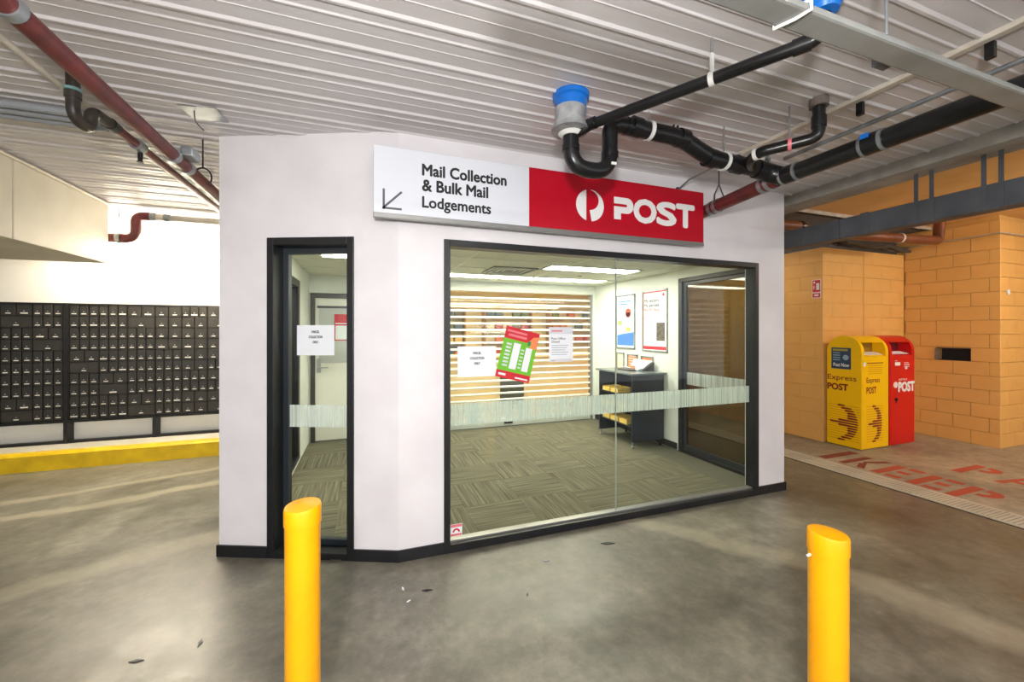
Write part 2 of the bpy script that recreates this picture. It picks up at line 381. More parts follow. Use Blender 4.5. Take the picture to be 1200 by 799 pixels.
# right hand bay: ledge beam and yellow soffit
MB().box((3.80,-4.5,2.694), (4.08,7.5,ZC+0.25)).build('beam_right', CONC, kind='structure', bevel=0.006)
MB().box((4.08,-4.5,2.97), (11,3.42,3.1)).build('ceiling_bay', YELLOW_CEIL, kind='structure')
MB().box((4.08,3.42,2.93), (11,7.5,3.1)).build('ceiling_passage', DARK_SOFFIT, kind='structure')
MB().box((4.08,3.40,2.93), (7.6,3.46,2.985)).build('trim_2', CONDUIT_W, kind='structure')
# left concrete beam
lb = struct_root('beam_left', (-2.44, 4, 2.17))
for (a, b) in ((-4.5,1.2),(1.206,4.03),(4.036,5.2)):
    MB().box((-3.9,a,2.17), (-2.44,b,ZC-0.001)).build('beam_section', CONC_PALE, lb, bevel=0.006)

# ------------------------------------------------------------------ walls of the shop
Lp = Vector((-0.921,3.192,0)); Cp = Vector((0.195,YF,0)); U = (Cp-Lp).normalized(); LW = (Cp-Lp).length
NI = Vector((-U.y, U.x, 0))      # inward
MA = Matrix(((U.x,NI.x,0,Lp.x),(U.y,NI.y,0,Lp.y),(0,0,1,0),(0,0,0,1)))
TH = 0.13
wf = MB()
wf.prism([(0.195,YF,0),(0.49,YF,0),(0.49,YF+TH,0),(0.195+0.03,YF+TH,0)], (0,0,2.115))
wf.box((3.36,YF,0), (3.70,YF+TH,2.115)); wf.prism([(0.195,YF,2.115),(3.70,YF,2.115),(3.70,YF+TH,2.115),(0.225,YF+TH,2.115)], (0,0,ZC-2.115))
wf.build('wall_front', WHITE, kind='structure')
wa = MB()
D0, D1 = 0.335, 0.92
wa.box((0,0,0), (D0,TH,2.11), MA); wa.box((D1,0,0), (LW,TH,2.11), MA); wa.box((0,0,2.11), (LW,TH,ZC), MA)
wa.build('wall_angled', WHITE, kind='structure')
ws = MB(); ws.box((-0.92,3.25,0), (-0.72,4.0,ZC)); ws.box((-0.92,5.15,0), (-0.72,6.3,ZC)); ws.box((-0.92,4.0,2.06), (-0.72,5.15,ZC)); ws.box((-0.92,4.0,0), (-0.72,5.15,0.05))
ws.build('wall_left', WHITE_IN, kind='structure')
wr = MB(); wr.box((3.66,YF+TH,2.14), (3.74,6.1,ZC)); wr.box((3.66,4.03,0), (3.74,6.1,2.14))
wr.build('wall_right', WHITE_IN, kind='structure')
wb = MB(); wb.box((-0.72,5.98,0), (-0.70,6.1,2.3)); wb.box((-0.70,5.98,2.0), (0.25,6.1,2.3)); wb.box((0.25,5.98,0), (0.7,6.1,2.3)); wb.box((0.7,5.98,2.10), (3.66,6.1,2.3)); wb.box((3.60,5.98,0), (3.66,6.1,2.1))
wb.build('wall_back', WHITE_IN, kind='structure')
# skirtings
sk = MB(); sk.box((0.185,YF-0.012,0), (0.49,YF,0.075)); sk.box((3.36,YF-0.012,0), (3.712,YF,0.075)); sk.box((3.70,YF-0.012,0), (3.712,YF+TH,0.075))
sk.build('baseboard_front', SKIRT, kind='structure')
sk = MB(); sk.box((-0.012,-0.012,0), (D0,0,0.075), MA); sk.box((D1,-0.012,0), (LW+0.008,0,0.075), MA); sk.box((-0.012,-0.012,0),(0,TH,0.075),MA)
sk.build('baseboard_angled', SKIRT, kind='structure')
MB().box((3.645,4.06,0.012), (3.66,5.97,0.09)).build('baseboard_right', SKIRT, kind='structure')
# carpet
fl_in = MB().prism([(-0.72,3.25,-0.01),(0.225,YF+TH,-0.01),(3.66,YF+TH,-0.01),(3.66,6.1,-0.01),(-0.72,6.1,-0.01)], (0,0,0.013)).build('floor_shop', mat('carpet backing', (96,94,78), 0.95), kind='structure')
cm = MB().box((-0.249,-0.249,0), (0.249,0.249,0.006)).mesh('carpet_tile'); cm.materials.append(CARPET)
for i in range(9):
    for j in range(7):
        x = -0.47+0.5*i; yy = 3.10+0.5*j
        if x < 0 and yy < 3.4-(x*0.4): continue
        if x > 3.5 or yy > 5.9: continue
        put('carpet_tile', cm, fl_in, (x, yy, 0.003), PI/2 if (i+j) % 2 else 0)
# suspended ceiling
ZI = 2.24
ci = MB().prism([(-0.74,3.24,ZI+0.04),(0.2,YF+TH-0.01,ZI+0.04),(3.67,YF+TH-0.01,ZI+0.04),(3.67,6.0,ZI+0.04),(-0.74,6.0,ZI+0.04)], (0,0,0.04)).build('ceiling_shop', TBAR, kind='structure')
LIGHTS_IN = [(1.0,5.17),(2.2,5.17),(1.95,4.15),(-0.45,4.15)]
cells = []
tm = MB().box((-0.592,-0.292,0), (0.592,0.292,0.014)).mesh('ceiling_tile'); tm.materials.append(TILE_C)
tb = MB()
xs0 = -0.20
for i in range(-1, 4):
    for j in range(6):
        x0 = xs0+1.2*i; y0 = 2.87+0.6*j
        a0, a1 = max(x0,-0.72), min(x0+1.2,3.66); b1 = min(y0+0.6, 5.98)
        if a1-a0 < 0.1 or b1-y0 < 0.05: continue
        if a1 < 0.3 and y0 < 3.3: continue
        t = put('ceiling_tile', tm, ci, ((a0+a1)/2, (y0+b1)/2, ZI+0.006)); t.scale = ((a1-a0)/1.2, (b1-y0)/0.6, 1)
for i in range(-1, 5): 
    if -0.72 < xs0+1.2*i < 3.66: tb.box((xs0+1.2*i-0.012,3.0,ZI), (xs0+1.2*i+0.012,5.98,ZI+0.03))
for j in range(0, 7):
    yy = 2.87+0.6*j
    if 3.2 < yy < 5.98: tb.box((-0.72,yy-0.012,ZI+0.001), (3.66,yy+0.012,ZI+0.031))
tb.build('tee_grid', TBAR, ci)

# ------------------------------------------------------------------ shopfront window
w1 = struct_root('window_1', (1.92, YF, 0))
fr = MB(); x0, x1, zt = 0.49, 3.36, 2.112
fr.box((x0,YF-0.015,0), (x0+0.042,YF+0.09,zt)); fr.box((x1-0.042,YF-0.015,0), (x1,YF+0.09,zt)); fr.box((x0+0.042,YF-0.015,zt-0.045), (x1-0.042,YF+0.09,zt)); fr.box((x0+0.042,YF-0.015,0), (x1-0.042,YF+0.09,0.055))
fr.build('window_frame', BLACK_FR, w1, bevel=0.003)
fb2 = MB(); fb2.box((x0+0.042,YF+0.02,0.055), (x1-0.042,YF+0.075,0.066)); fb2.build('sill_bead', ALU, w1)
YG = 2.760
MB().box((0.53,YG-0.005,0.06), (1.873,YG+0.005,2.07)).build('glass_pane', GLASS, w1)
MB().box((1.877,YG-0.005,0.06), (3.32,YG+0.005,2.07)).build('glass_pane', GLASS, w1)
MB().box((1.872,YG-0.0055,0.06), (1.8775,YG+0.0055,2.07)).build('silicone_joint', mat('silicone', (150,160,150), 0.4), w1)
MB().box((0.533,YG+0.0055,0.84), (1.87,YG+0.0065,0.99)).build('frosted_band', FROST, w1)
MB().box((1.88,YG+0.0055,0.84), (3.318,YG+0.0065,0.99)).build('frosted_band', FROST, w1)

# narrow glass entry in the angled wall
d1 = struct_root('door_1', tuple(MA @ Vector((0.62,0,0))))
fr = MB(); fr.box((D0,-0.012,0), (D0+0.045,0.16,2.11), MA); fr.box((D1-0.045,-0.012,0), (D1,0.16,2.11), MA); fr.box((D0+0.045,-0.012,2.06), (D1-0.045,0.16,2.11), MA); fr.box((D0+0.045,-0.012,0), (D1-0.045,0.16,0.045), MA)
fr.build('door_frame', BLACK_FR, d1, bevel=0.003)
fr = MB(); fr.box((D0+0.045,0.09,0.045), (D0+0.085,0.13,2.06), MA); fr.box((D0+0.085,0.09,2.02), (D1-0.045,0.13,2.06), MA); fr.box((D0+0.085,0.09,0.045), (D1-0.045,0.13,0.085), MA)
fr.build('door_leaf_stile', mat('dark grey stile', (40,46,51), 0.35), d1, bevel=0.002)
MB().box((D0+0.06,0.105,0.06), (D1-0.045,0.113,2.04), MA).build('glass_pane', GLASS, d1)
MB().box((D0+0.05,0.1035,0.84), (D1-0.05,0.1045,0.99), MA).build('frosted_band', FROST, d1)

# glass door in the right inner wall
d2 = struct_root('door_2', (3.7, 3.5, 0))
fr = MB()
fr.box((3.645,2.81,0.0), (3.745,2.90,2.14)); fr.box((3.645,3.97,0), (3.745,4.03,2.14)); fr.box((3.645,2.90,2.09), (3.745,3.97,2.14)); fr.box((3.645,2.90,0), (3.745,3.97,0.04))
fr.build('door_frame', BLACK_FR, d2, bevel=0.003)
fr = MB(); fr.box((3.67,2.90,0.04), (3.71,2.985,2.09)); fr.box((3.67,3.93,0.04), (3.71,3.97,2.09)); fr.box((3.67,2.985,2.05), (3.71,3.93,2.09)); fr.box((3.67,2.985,0.04), (3.71,3.93,0.10))
fr.build('door_leaf_frame', mat('dark grey leaf', (36,42,47), 0.35), d2, bevel=0.002)
MB().box((3.686,2.985,0.10), (3.694,3.93,2.05)).build('glass_pane', GLASS_SIDE, d2)
MB().box((3.684,2.985,0.84), (3.685,3.93,0.99)).build('frosted_band', FROST, d2)
MB().box((3.662,2.925,1.30), (3.67,2.945,1.33)).build('lock', STEEL, d2)

# side window in the left wall seen through the entry
w2 = struct_root('window_2', (-0.8,4.55,0))
fr = MB(); fr.box((-0.93,4.0,0.05), (-0.71,4.08,2.06)); fr.box((-0.93,5.03,0.05), (-0.71,5.15,2.06)); fr.box((-0.93,4.08,1.98), (-0.71,5.03,2.06)); fr.box((-0.93,4.08,0.05), (-0.71,5.03,0.10))
fr.build('window_frame', BLACK_FR, w2, bevel=0.003)
MB().box((-0.825,4.08,0.10), (-0.815,5.03,1.98)).build('glass_pane', GLASS, w2)
MB().box((-0.812,4.08,0.84), (-0.811,5.03,0.99)).build('frosted_band', FROST, w2)

# white door in the back wall
d3 = struct_root('door_3', (-0.2,6.0,0))
fr = MB(); fr.box((-0.70,5.955,0), (-0.645,6.06,1.99)); fr.box((0.2,5.955,0), (0.255,6.06,1.99)); fr.box((-0.645,5.955,1.935), (0.2,6.06,1.99))
fr.build('door_frame', mat('dark bronze frame', (62,54,48), 0.4), d3, bevel=0.003)
leaf = MB().box((-0.645,6.0,0.015), (0.2,6.04,1.935)).build('door_leaf', DOORW, d3)
MB().box((-0.60,5.992,1.06), (0.16,6.0,1.80)).build('vision_panel', GREY_PANEL, leaf)
MB().box((-0.62,5.985,1.80), (0.18,6.0,1.83)).build('panel_bead', BLACK_FR, leaf)
hd = MB(); hd.box((-0.625,5.99,0.93), (-0.575,6.0,1.12)); hd.tube([(-0.6,6.0,1.0),(-0.6,5.95,1.0),(-0.48,5.95,1.0)], 0.009, 8)
hd.build('handle', STEEL, leaf, smooth=True)
rs = thing('safety_notice', 'white notice with red borders fixed to the white back door', 'notice', (-0.3,5.99,1.4))
Mn = frame((-0.41,5.989,1.36), (1,0,0), (0,0,1))
flat('sheet', [rect(0,0,0.24,0.36)], PAPER, rs, Mn, 0.002, 0.002)
flat('red_border', [rect(0.0,0.24,0.24,0.36), rect(0,0,0.24,0.015), rect(0,0,0.014,0.24), rect(0.226,0,0.24,0.24), rect(0,0.205,0.24,0.225)], RED_PR, rs, Mn, 0.0028)

# ------------------------------------------------------------------ yellow block walls
def chamfer_block(w, h, d, m, nm='block', c=0.004):
    # front face towards -Y, back at y=d
    vs = [(-w/2,c,0),(w/2,c,0),(w/2,c,h),(-w/2,c,h),(-w/2+c,0,c),(w/2-c,0,c),(w/2-c,0,h-c),(-w/2+c,0,h-c),(-w/2,d,0),(w/2,d,0),(w/2,d,h),(-w/2,d,h)]
    fs = [(4,5,6,7),(0,1,5,4),(1,2,6,5),(2,3,7,6),(3,0,4,7),(1,0,8,9),(2,1,9,10),(3,2,10,11),(0,3,11,8)]
    mb = MB(); mb.add(vs, fs); me = mb.mesh(nm); me.materials.append(m); return me
BM = {}
CH = 0.187
def block_wall(root, origin, length, rotz, courses, z0=0.0, bl=0.40, skip=None, offs=0.0, gap=0.0036, ch=0.0034):
    R = Matrix.Translation(origin) @ Matrix.Rotation(rotz, 4, 'Z')
    for c in range(courses):
        s = -(bl/2 if c % 2 else 0)-offs
        while s < length:
            a, b = max(s, 0), min(s+bl, length); s += bl
            if b-a < 0.02: continue
            if skip and skip(c, (a+b)/2): continue
            w = round(b-a-gap, 3); k = (w, random.random() < 0.5)
            if k not in BM: BM[k] = chamfer_block(w, CH-gap, 0.03, YELLOW_BLOCK if k[1] else YELLOW_BLOCK2, c=ch)
            p = R @ Vector(((a+b)/2, random.uniform(-0.001,0.001), z0+c*CH+gap/2))
            put('block', BM[k], root, p, rotz)
XA, YB, XC, YD = 5.77, 3.70, 7.55, 2.72
# wall A faces -X, wall B faces -Y, wall C faces -X, wall D faces -Y
wA = MB().box((XA+0.026,YB+0.02,0), (XA+0.2,7.5,2.62)).build('wall_passage', YELLOW_MORTAR, kind='structure')
block_wall(wA, (XA,6.2,0), 2.5, -PI/2, 14, gap=0.0024, ch=0.0022)
wB = MB().box((XA+0.02,YB+0.026,0), (XC+0.2,YB+0.2,2.62)).build('wall_alcove', YELLOW_MORTAR, kind='structure')
BM.clear()
block_wall(wB, (XA,YB,0), 0.845, 0, 14, gap=0.0024, ch=0.0022); block_wall(wB, (XA+0.857,YB,0), XC-XA-0.857, 0, 14, gap=0.0024, ch=0.0022)
slot_y0, slot_y1, slot_z0, slot_z1 = 2.995, 3.337, 1.09, 1.25
wC = MB().box((XC+0.026,YD+0.02,0), (XC+0.2,YB+0.1,1.09)).box((XC+0.026,YD+0.02,1.255), (XC+0.2,YB+0.1,2.97)).box((XC+0.026,YD+0.02,1.09), (XC+0.2,2.99,1.255)).box((XC+0.026,3.345,1.09), (XC+0.2,YB+0.1,1.255)).build('wall_side', YELLOW_MORTAR, kind='structure')
CH = 0.1815
BM.clear()
block_wall(wC, (XC,YB,0), YB-YD, -PI/2, 16, bl=0.345, offs=0.327, skip=lambda c, a: c == 6 and 0.36 < a < 0.71)
wD = MB().box((XC+0.02,YD+0.026,0), (11,YD+0.2,2.97)).build('wall_corner', YELLOW_MORTAR, kind='structure')
block_wall(wD, (XC,YD,0), 3.0, 0, 16, bl=0.345)
sv = thing('wall_recess_box', 'small dark rectangular recess with a bent metal flap in the yellow block wall', 'recess', (XC,3.17,1.09))
MB().box((XC+0.16,2.99,1.09), (XC+0.19,3.345,1.255)).build('recess_back', mat('dark slot', (40,38,38), 0.6), sv)
mbx = MB(); mbx.box((XC+0.0,2.99,1.088), (XC+0.16,3.345,1.094)); mbx.box((XC,2.99,1.25), (XC+0.16,3.345,1.256)); mbx.box((XC,2.988,1.09), (XC+0.16,2.994,1.255))
mbx.build('recess_lining', mat('dark lining', (52,48,46), 0.5), sv)
MB().prism([(XC-0.012,3.30,1.10),(XC-0.012,3.352,1.095),(XC-0.012,3.345,1.25),(XC-0.012,3.325,1.22)], (0.02,0,0)).build('flap', GALV, sv)
# enclosing walls out of the picture and the post office behind the shutter
MB().box((10.9,-4.5,0), (11,7.5,3.2)).build('wall_far_right', YELLOW_MORTAR, kind='structure')
MB().box((-9.1,-4.5,0), (-9,7.5,3.2)).build('wall_far_left', WHITE, kind='structure')
MB().box((3.74,6.1,0), (5.9,6.22,3.1)).build('wall_passage_end', YELLOW_MORTAR, kind='structure')
pr_ = MB(); pr_.box((-0.72,9.4,0),(5.9,9.5,2.5)); pr_.box((-0.82,6.42,0),(-0.72,9.5,2.5)); pr_.box((5.8,6.22,0),(5.9,9.5,2.5)); pr_.box((-0.92,6.10,0),(0.7,6.2,2.5))
pr_.build('wall_post_office', CREAM_W, kind='structure')
MB().box((-0.8,6.1,2.42), (5.9,9.5,2.5)).build('ceiling_post_office', CREAM_W, kind='structure')
MB().box((-0.8,6.1,-0.02), (5.9,9.5,0.004)).build('floor_post_office', mat('timber floor', (176,140,98), 0.4, c2=(160,124,84), nscale=4, stretch=(1,8,1)), kind='structure')

# ------------------------------------------------------------------ the POST sign above the window
sg = thing('shop_sign', 'long red and white light box sign reading Mail Collection and POST', 'sign', (1.33,YF,2.2))
SX0, SX1, SZ0, SZ1, SYF = 0.042, 2.612, 2.222, 2.632, 2.60
cs = MB().box((SX0,SYF+0.004,SZ0-0.008), (SX1,YF-0.002,SZ1+0.004)).build('sign_case', ALU, sg, bevel=0.004)
MB().box((SX0-0.003,SYF-0.004,SZ0-0.03), (SX1+0.003,SYF+0.03,SZ0)).build('bottom_rail', ALU, sg, bevel=0.003)
XM = 1.062
MB().box((SX0,SYF,SZ0), (XM,SYF+0.01,SZ1)).build('white_panel', WHITE_SIGN, sg)
MB().box((XM,SYF,SZ0), (SX1,SYF+0.01,SZ1)).build('red_panel', RED_SIGN, sg)
def MS(x, z): return frame((x, SYF, z), (1,0,0), (0,0,1))
text('lettering', 'Mail Collection', INK, sg, MS(0.334,2.482), 0.56, 0.071, bold=0.036)
text('lettering', '& Bulk Mail', INK, sg, MS(0.334,2.384), 0.43, 0.071, bold=0.036)
text('lettering', 'Lodgements', INK, sg, MS(0.334,2.257), 0.45, 0.090, bold=0.030)
def bar2(p, q, w):
    p = Vector(p); q = Vector(q); d = (q-p).normalized(); n = Vector((-d.y, d.x))*w/2; return [tuple(p+n), tuple(p-n), tuple(q-n), tuple(q+n)]
flat('arrow', [bar2((0.008,0.0),(0.008,0.125),0.013), bar2((0.0,0.007),(0.115,0.007),0.013), bar2((0.01,0.012),(0.115,0.115),0.013)], GREY_INK, sg, MS(0.092,2.245))
# round post horn badge: left half disc, gap, then bowl of a P
c0, R0 = (0.1255,0.1045), 0.1165
def arcp(cx, cy, r, a0, a1, n=24): return [(cx+r*math.cos(math.radians(a0+(a1-a0)*k/n)), cy+r*math.sin(math.radians(a0+(a1-a0)*k/n))) for k in range(n+1)]
left = arcp(c0[0], c0[1], R0, 106, 254); left = [(min(x, c0[0]-0.03), y) for x, y in left]
right = arcp(c0[0], c0[1], R0, 90, -84)+[(c0[0]-0.004, c0[1]-0.035)]+arcp(c0[0]+0.0, c0[1]+0.04, 0.072, -80, 80, 18)
flat('badge', [left, right], WPRINT, sg, MS(1.42,2.312), 0.0008)
xx = 1.745
for i, (ch, w) in enumerate((('O',0.195),('S',0.175),('T',0.165))):
    xx = (1.935, 2.15, 2.342)[i]
    text('lettering', ch, WPRINT, sg, MS(xx, 2.337), w, 0.168, bold=0.055)
Pl = [(0,0),(0.062,0),(0.062,0.048),(0.115,0.048)]+arcp(0.115,0.108,0.06,-90,90,12)+[(0,0.168),(0,0.118),(0.11,0.118),(0.118,0.108),(0.11,0.098),(0,0.098)]
flat('lettering', [Pl], WPRINT, sg, MS(1.750,2.337), 0.0008)
# small bracket above sign
br = thing('stay_rod', 'thin grey stay rod running from ceiling to wall above the sign', 'rod', (2.45,2.6,2.70))
MB().tube([(2.44,2.70,2.668),(2.42,2.56,2.700),(2.55,2.15,2.78)], 0.007, 8).build('rod', GALV, br, smooth=True)
MB().box((2.43,2.695,2.645), (2.46,2.713,2.69)).build('foot', BLACK_PIPE, br)

# ------------------------------------------------------------------ papers on the glass
def notice(name, label, x, z, w, h, m=PAPER, Mx=None, tilt=0.0, group=None, cat='notice'):
    M = Mx if Mx else frame((x, YG-0.0062, z), (math.cos(tilt),0,math.sin(tilt)), (-math.sin(tilt),0,math.cos(tilt)))
    r = thing(name, label, cat, tuple(M @ Vector((w/2,0,0))), group)
    flat('sheet', [rect(0,0,w,h)], m, r, M, 0.0004, 0.0004)
    return r, M
def three_lines(r, M, w, h):
    for i, (s, k) in enumerate((('PARCEL',0.2),('COLLECTION',0.36),('ONLY',0.15))):
        text('lettering', s, GREY_INK, r, M @ Matrix.Translation((w*(0.5-k/2), h*(0.74-0.17*i),0)), w*k, h*0.078, bold=0.05)
r, M = notice('parcel_notice', 'white landscape notice reading PARCEL COLLECTION ONLY taped to wide shopfront window', 0.592, 1.175, 0.278, 0.213)
three_lines(r, M, 0.278, 0.213)
Md = frame(MA @ Vector((0.475,0.098,1.33)), U, (0,0,1))
r, M = notice('parcel_notice', 'white landscape notice reading PARCEL COLLECTION ONLY taped to narrow entry door', 0, 0, 0.262, 0.205, Mx=Md)
three_lines(r, M, 0.262, 0.205)
r, M = notice('opening_hours_poster', 'tilted red and green poster with white timetable columns on shopfront glass', 0.862, 1.175, 0.268, 0.372, GREEN, tilt=-0.245, cat='poster')
flat('red_header', [rect(0,0.285,0.268,0.372)], RED_PR, r, M, 0.0008); flat('red_footer', [rect(0,0,0.268,0.052)], RED_PR, r, M, 0.0008)
flat('gift_picture', [[(0.215,0.25),(0.268,0.25),(0.268,0.345),(0.225,0.335),(0.2,0.3)]], ORANGE_PR, r, M, 0.0012)
flat('ribbon_picture', [rect(0.19,0.268,0.214,0.3)], mat('deep green print', (40,140,70), 0.5), r, M, 0.0014)
flat('timetable', [rect(0.085,0.075,0.14,0.265), rect(0.185,0.075,0.235,0.25)], PAPER, r, M, 0.0012)
flat('title_lines', [rect(0.015,0.335,0.17,0.35), rect(0.03,0.305,0.175,0.322)], PINK_PR, r, M, 0.0012)
flat('day_lines', [rect(0.03,0.085+0.026*i,0.07,0.099+0.026*i) for i in range(7)]+[rect(0.15,0.09+0.026*i,0.175,0.1+0.026*i) for i in range(6)], PAPER_G, r, M, 0.0012)
flat('footer_lines', [rect(0.02,0.018,0.075,0.034), rect(0.15,0.014,0.25,0.024)], PAPER, r, M, 0.0012)
r, M = notice('closure_notice', 'pale grey portrait notice reading Post Office Closed on shopfront glass', 1.286, 1.262, 0.20, 0.262, PAPER_G)
flat('white_body', [rect(0,0.022,0.2,0.212)], PAPER, r, M, 0.0008)
text('lettering', 'Post Office', GREY_INK, r, M @ Matrix.Translation((0.02,0.168,0.0006)), 0.115, 0.016, bold=0.02)
text('lettering', 'Closed', GREY_INK, r, M @ Matrix.Translation((0.02,0.145,0.0006)), 0.065, 0.016, bold=0.02)
flat('header_line', [rect(0.02,0.228,0.11,0.238)], PINK_PR, r, M, 0.0012)
flat('text_lines', [rect(0.02,0.122-0.017*i,0.16-0.012*(i % 3),0.126-0.017*i) for i in range(5)]+[rect(0.02,0.008,0.05,0.013)], PALE_INK, r, M, 0.0012)
r, M = notice('alarm_sticker', 'small square red and white sticker low in the corner of shopfront glass', 0.542, 0.082, 0.082, 0.083, cat='sticker')
flat('red_bars', [rect(0.002,0.002,0.08,0.018), rect(0.002,0.062,0.08,0.081)], PINK_PR, r, M, 0.0008)
flat('arch', [arcp(0.041,0.028,0.026,0,180,10)+arcp(0.041,0.028,0.014,180,0,10)], RED_PR, r, M, 0.0009)
Ms = frame((3.669,3.0,1.545), (0,-1,0), (0,0,1))
r, M = notice('exit_sticker', 'small red white and green sticker on the side glass door', 0, 0, 0.115, 0.085, Mx=Ms, cat='sticker')
flat('green_bar', [rect(0,0,0.115,0.018)], mat('exit green', (30,140,84), 0.5), r, M, 0.0008); flat('red_bar', [rect(0.02,0.085,0.095,0.095), rect(0,0.07,0.115,0.085)], PINK_PR, r, M, 0.0008)

# ------------------------------------------------------------------ framed posters on the inner right wall
def wall_frame(name, label, y0, y1, z0, z1, fm, pm, group=None):
    # y0 is the far (left in the picture) edge
    M = frame((3.658, y0, z0), (0,-1,0), (0,0,1)); w, h = y0-y1, z1-z0
    r = thing(name, label, 'poster', (3.65,(y0+y1)/2,z0), group)
    k = 0.018
    flat('poster_frame', [rect(0,0,w,k), rect(0,h-k,w,h), rect(0,0,k,h), rect(w-k,0,w,h)], fm, r, M, 0.014, 0.014)
    flat('poster_sheet', [rect(k*0.5,k*0.5,w-k*0.5,h-k*0.5)], pm, r, M, 0.006, 0.004)
    return r, M, w, h
r, M, w, h = wall_frame('framed_poster', 'framed blue and white poster with orange pictures above the desk', 5.36, 4.90, 1.225, 2.03, GALV, BLUE_PALE)
flat('blue_field', [[(0.03,0.05),(w-0.03,0.05),(w-0.03,0.25),(w*0.3,0.22),(0.03,0.2)]], BLUE_PR, r, M, 0.007)
flat('pictures', [arcp(w*0.66,h*0.66,0.07,0,360,12)[:-1], rect(w*0.55,h*0.6,w*0.75,h*0.67)], mat('orange red print', (226,84,50), 0.5), r, M, 0.008)
flat('green_picture', [rect(0.05,h*0.44,0.15,h*0.52)], mat('lime print', (160,200,96), 0.5), r, M, 0.008)
flat('yellow_picture', [arcp(w*0.66,h*0.33,0.06,0,180,10)], mat('amber print', (240,190,60), 0.5), r, M, 0.008)
flat('title_lines', [rect(0.05,h*0.87,w*0.8,h*0.89), rect(0.05,h*0.82,w*0.65,h*0.84)], BLUE_PR, r, M, 0.008)
r, M, w, h = wall_frame('framed_poster', 'framed poster reading My letters My parcels My PO Box with red border', 4.73, 4.225, 1.21, 2.045, GALV, PAPER)
flat('red_border', [rect(0.02,0.03,w-0.02,0.075), rect(0.02,h-0.035,w-0.02,h-0.02), rect(0.02,0.03,0.03,h-0.02)], RED_PR, r, M, 0.007)
for i, (s, m_) in enumerate((('My letters.',INK),('My parcels.',INK),('My PO Box.',RED_PR))):
    text('lettering', s, m_, r, M @ Matrix.Translation((0.045,h*(0.79-0.075*i),0.0065)), w*0.62, 0.055, bold=0.02)
flat('key_picture', [rect(w*0.58,h*0.18,w*0.9,h*0.47)], mat('brown print', (110,98,84), 0.5, c2=(70,64,56), nscale=30), r, M, 0.007)
flat('small_pictures', [rect(w*0.16,h*0.36,w*0.36,h*0.5), rect(w*0.2,h*0.16,w*0.42,h*0.24)], PAPER_G, r, M, 0.007)
flat('badge', [arcp(w*0.85,h*0.91,0.02,0,360,10)[:-1]], RED_PR, r, M, 0.008)
for (y0, y1, z0, z1, m_, lb_) in ((5.35,5.16,0.90,1.16,CREAM,'small framed cream sheet on the wall behind the desk'),(5.08,4.84,0.93,1.15,ORANGE_PR,'small framed orange sheet on the wall behind the desk'),(4.76,4.50,0.93,1.14,PAPER,'small framed white sheet with orange edge behind the paper pile')):
    r, M, w, h = wall_frame('framed_sheet', lb_, y0, y1, z0, z1, GALV, m_)
    if m_ is PAPER: flat('orange_edge', [rect(0.02,h-0.05,w-0.02,h-0.02), rect(0.02,0.1,0.05,h-0.05)], ORANGE_PR, r, M, 0.007)
    else: flat('print_lines', [rect(0.04,0.05+0.035*i,w-0.04,0.058+0.035*i) for i in range(5)], PAPER, r, M, 0.007)

# ------------------------------------------------------------------ writing desk with form shelves
dk = thing('writing_desk', 'charcoal writing desk with open shelves of yellow forms below framed posters', 'desk', (3.42,4.68,0.009))
MB().box((3.12,4.235,0.93), (3.652,5.10,0.955)).build('desk_top', DESK_TOP, dk, bevel=0.004)
MB().box((3.15,4.28,0.085), (3.64,4.305,0.93)).build('side_panel', DESK_GREY, dk, bevel=0.002)
MB().box((3.15,5.03,0.085), (3.64,5.055,0.93)).build('side_panel', DESK_GREY, dk, bevel=0.002)
MB().box((3.61,4.305,0.085), (3.635,5.03,0.93)).build('back_panel', DESK_GREY, dk)
for z in (0.26,0.45,0.64): MB().box((3.165,4.305,z), (3.61,5.03,z+0.016)).build('shelf', DESK_GREY, dk)
for (x, yy) in ((3.17,4.30),(3.17,5.035),(3.6,4.30),(3.6,5.035)):
    MB().lathe([(0.018,0),(0.022,0.02),(0.012,0.03),(0.012,0.076)], (x,yy,0.009), 12).build('leveling_foot', BLACK_PIPE if x > 3.5 else GALV, dk, smooth=True)
fm_ = MB(); fm_.box((-0.09,-0.085,0), (0.1,0.085,0.004)); fm_.box((-0.10,-0.085,0), (-0.094,0.085,0.05)); fm_.box((0.094,-0.085,0), (0.1,0.085,0.07)); fm_.box((-0.1,-0.085,0), (0.1,-0.081,0.06)); fm_.box((-0.1,0.081,0), (0.1,0.085,0.06)); fm_.box((-0.088,-0.078,0.004), (0.09,0.078,0.052))
fme = fm_.mesh('form_tray'); fme.materials.append(CARTON)
nm_rows = {0.26:'bottom', 0.45:'middle', 0.64:'top'}
for z in (0.26,0.45,0.64):
    for i, yy in enumerate((4.92,4.72,4.52)):
        if z == 0.64 and i == 2: continue
        o = put('form_tray', fme, None, (3.28, yy, z+0.016))
        tag(o, 'open yellow tray of forms on the %s desk shelf, %s' % (nm_rows[z], ('at the shutter end','between two neighbours' if z < 0.6 else 'at the window end','at the window end')[i]), 'tray', 'yellow form trays in the desk')
